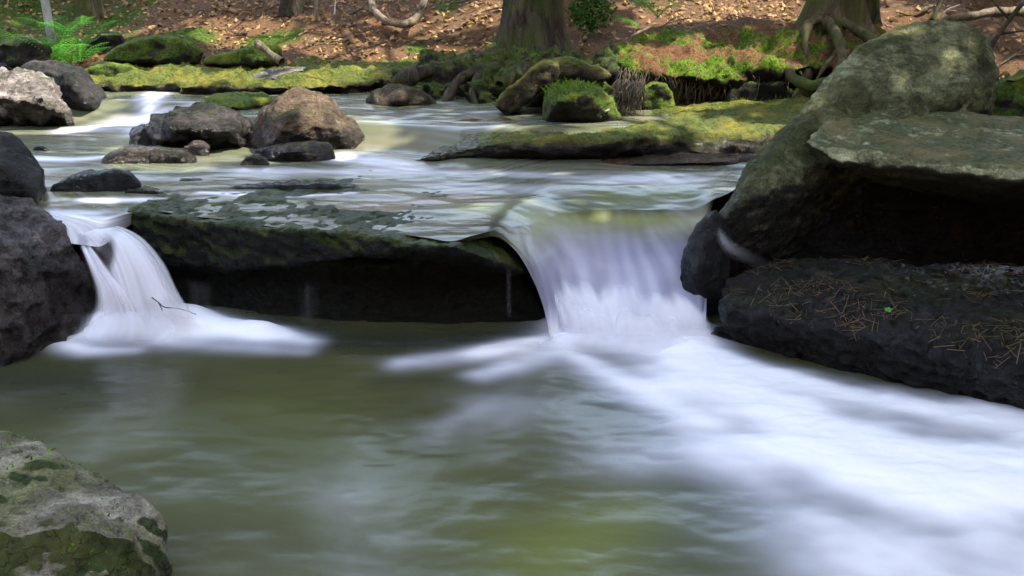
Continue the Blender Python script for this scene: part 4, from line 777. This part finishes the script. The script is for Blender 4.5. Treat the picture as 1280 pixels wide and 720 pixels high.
A = [[(60, 284, 4.30), (84, 290, 4.2), (108, 302, 4.1), (128, 330, 3.98), (140, 370, 3.9), (142, 412, 3.88)],
     [(70, 280, 4.32), (105, 284, 4.2), (138, 294, 4.05), (158, 330, 3.95), (172, 375, 3.9), (180, 415, 3.88)],
     [(80, 277, 4.35), (125, 281, 4.22), (160, 294, 4.1), (186, 325, 4.0), (207, 365, 3.93), (228, 412, 3.86)],
     [(95, 274, 4.38), (140, 281, 4.28), (178, 298, 4.18), (206, 330, 4.08), (226, 370, 4.0), (256, 412, 3.9)]]
Bf = [[(98, 305, 4.08), (108, 330, 4.0), (118, 365, 3.93), (112, 392, 3.9), (80, 424, 3.86)], [(108, 306, 4.07), (124, 336, 3.97), (142, 365, 3.9), (150, 395, 3.88), (140, 424, 3.85)], [(112, 305, 4.06), (136, 335, 3.96), (162, 368, 3.9), (180, 400, 3.88), (190, 424, 3.86)]]
sA = sheet(A, 90, 90, .95, .16, .08, .22, .6, 3); hole = np.array(P(131, 318, 4.0))
d_ = np.sqrt(((sA[0] - hole) ** 2 / np.array([.05, .5, .07]) ** 2).sum(1)); sA[2][:] *= .10 + .90 * sst(.5, 1.3, d_)
fall_obj('waterfall', 'narrow silky white cascade pouring beside the violet grey boulder on the left', [sA, sheet(A[2:], 70, 90, .5, .3, .1, .25, .9, 5, y=-.03), sheet(Bf, 60, 70, .9, .25, .1, .25, .5, 7), sheet(Bf, 60, 70, .5, .25, .1, .25, .8, 8, y=-.03),
     sheet([[(100, 390, 3.9), (90, 412, 3.82), (60, 434, 3.74)], [(160, 380, 3.88), (165, 408, 3.8), (160, 440, 3.7)], [(215, 385, 3.9), (240, 408, 3.84), (270, 430, 3.76)]], 60, 40, .6, .3, .4, .5, .4, 9),
     sheet([[(60, 262, 4.5), (62, 280, 4.4)], [(82, 264, 4.5), (86, 282, 4.38)], [(104, 266, 4.5), (112, 282, 4.36)]], 40, 20, .6, .15, .2, .2, 1.2, 10)])
C = [[(668, 335, 4.18), (682, 365, 4.08), (694, 395, 4.0), (700, 425, 3.92)], [(705, 340, 4.12), (716, 365, 4.02), (730, 395, 3.95), (735, 432, 3.85)], [(760, 350, 4.08), (766, 372, 3.98), (770, 400, 3.9), (775, 438, 3.8)], [(815, 352, 4.08), (818, 372, 3.98), (822, 400, 3.9), (830, 440, 3.8)], [(852, 350, 4.04), (868, 372, 3.96), (888, 400, 3.9), (904, 440, 3.82)]]
def jag(sh, nu, nv, seed, lo=.02, hi=.3):
    U = np.linspace(0, 1, nu)[:, None]; V = np.linspace(0, 1, nv)[None]; j = norm01(fbm(np.stack([U[:, 0] * 7, U[:, 0] * 0, U[:, 0] * 0], -1), 3, seed, .55))[:, None]
    c = lo + (hi - lo) * j; sh[2][:] = (sh[2].reshape(nu, nv) * sst(0, .30, V - c)).ravel(); return sh
sC = [jag(sheet(C, 160, 70, 1., .06, .0001, .4, .5, 13, .02), 160, 70, 3, .0, .30), jag(sheet(C, 160, 70, .6, .08, .0001, .4, .8, 15, .03, y=-.04), 160, 70, 5, .25, .65),
      sheet([[(690, 410, 3.92), (660, 424, 3.85), (610, 440, 3.78)], [(760, 405, 3.9), (750, 430, 3.8), (740, 450, 3.72)], [(885, 400, 3.9), (905, 432, 3.8), (920, 455, 3.72)]], 80, 40, .55, .25, .5, .5, .4, 19)]
fall_obj('waterfall', 'wide white cascade breaking below the smooth lip right of the ledge', sC)
fall_obj('waterfall', 'thin trickle slipping between the leaning boulder and the needle strewn rock', [sheet([[(892, 284, 4.2), (900, 310, 4.12), (915, 325, 4.08), (945, 338, 4.05)], [(899, 280, 4.2), (915, 298, 4.12), (945, 314, 4.08), (990, 332, 4.08)]], 24, 40, .30, .6, .3, .8, .15, 23)])
drips = [(385, 350, 408, 14, .04, 'faint veil of water dripping under the middle of the ledge'), (636, 318, 400, 4, .045, 'thin thread of water dripping near the right end of the ledge'), (250, 350, 400, 18, .035, 'barely visible drip in the shadow at the left end of the ledge')]
for i, (px, y0, y1, w_, al, lb) in enumerate(drips):
    Yd_ = 4.0 if px > 500 else 4.1
    fall_obj('water_drip', lb, [sheet([[(px - w_, y0, Yd_), (px - w_, y1, Yd_)], [(px + w_, y0, Yd_), (px + w_ * 1.2, y1, Yd_)]], 30, 30, al, .4, .3, .2, .8, 30 + i)], 'dripping water')

# ------------------------------------------------------------------ light
SC.world = bpy.data.worlds.new('World'); SC.world.use_nodes = True; nt = SC.world.node_tree; bg = nt.nodes['Background']
sky = nt.nodes.new('ShaderNodeTexSky'); sky.sky_type = 'NISHITA'; sky.sun_disc = False
el = math.asin(SUN[2]); az = math.atan2(SUN[0], SUN[1]); sky.sun_elevation = el; sky.sun_rotation = az; sky.air_density = 1.; sky.dust_density = 1.5; sky.ozone_density = 1.5
hs = nt.nodes.new('ShaderNodeHueSaturation'); hs.inputs['Saturation'].default_value = .84; nt.links.new(sky.outputs[0], hs.inputs['Color'])
tn = nt.nodes.new('ShaderNodeMix'); tn.data_type = 'RGBA'; tn.blend_type = 'MULTIPLY'; tn.inputs[0].default_value = 1; tn.inputs[7].default_value = (1.08, 1.02, .92, 1); nt.links.new(hs.outputs[0], tn.inputs[6])
nt.links.new(tn.outputs[2], bg.inputs[0]); bg.inputs[1].default_value = 1.2
sl = bpy.data.lights.new('sun', 'SUN'); sl.energy = 13; sl.angle = math.radians(.5); sl.color = (1, .93, .80); so = bpy.data.objects.new('sun', sl); COL.objects.link(so)
so.rotation_euler = Vector(SUN).to_track_quat('Z', 'Y').to_euler(); so.location = (5, 5, 12)
SC.view_settings.view_transform = 'Standard'; SC.view_settings.look = 'None'; SC.view_settings.exposure = 0; SC.view_settings.gamma = 1
SC.render.engine = 'CYCLES'; SC.cycles.use_denoising = True; SC.cycles.max_bounces = 6; SC.cycles.diffuse_bounces = 2; SC.cycles.glossy_bounces = 3; SC.cycles.transparent_max_bounces = 16; SC.cycles.sample_clamp_indirect = 4
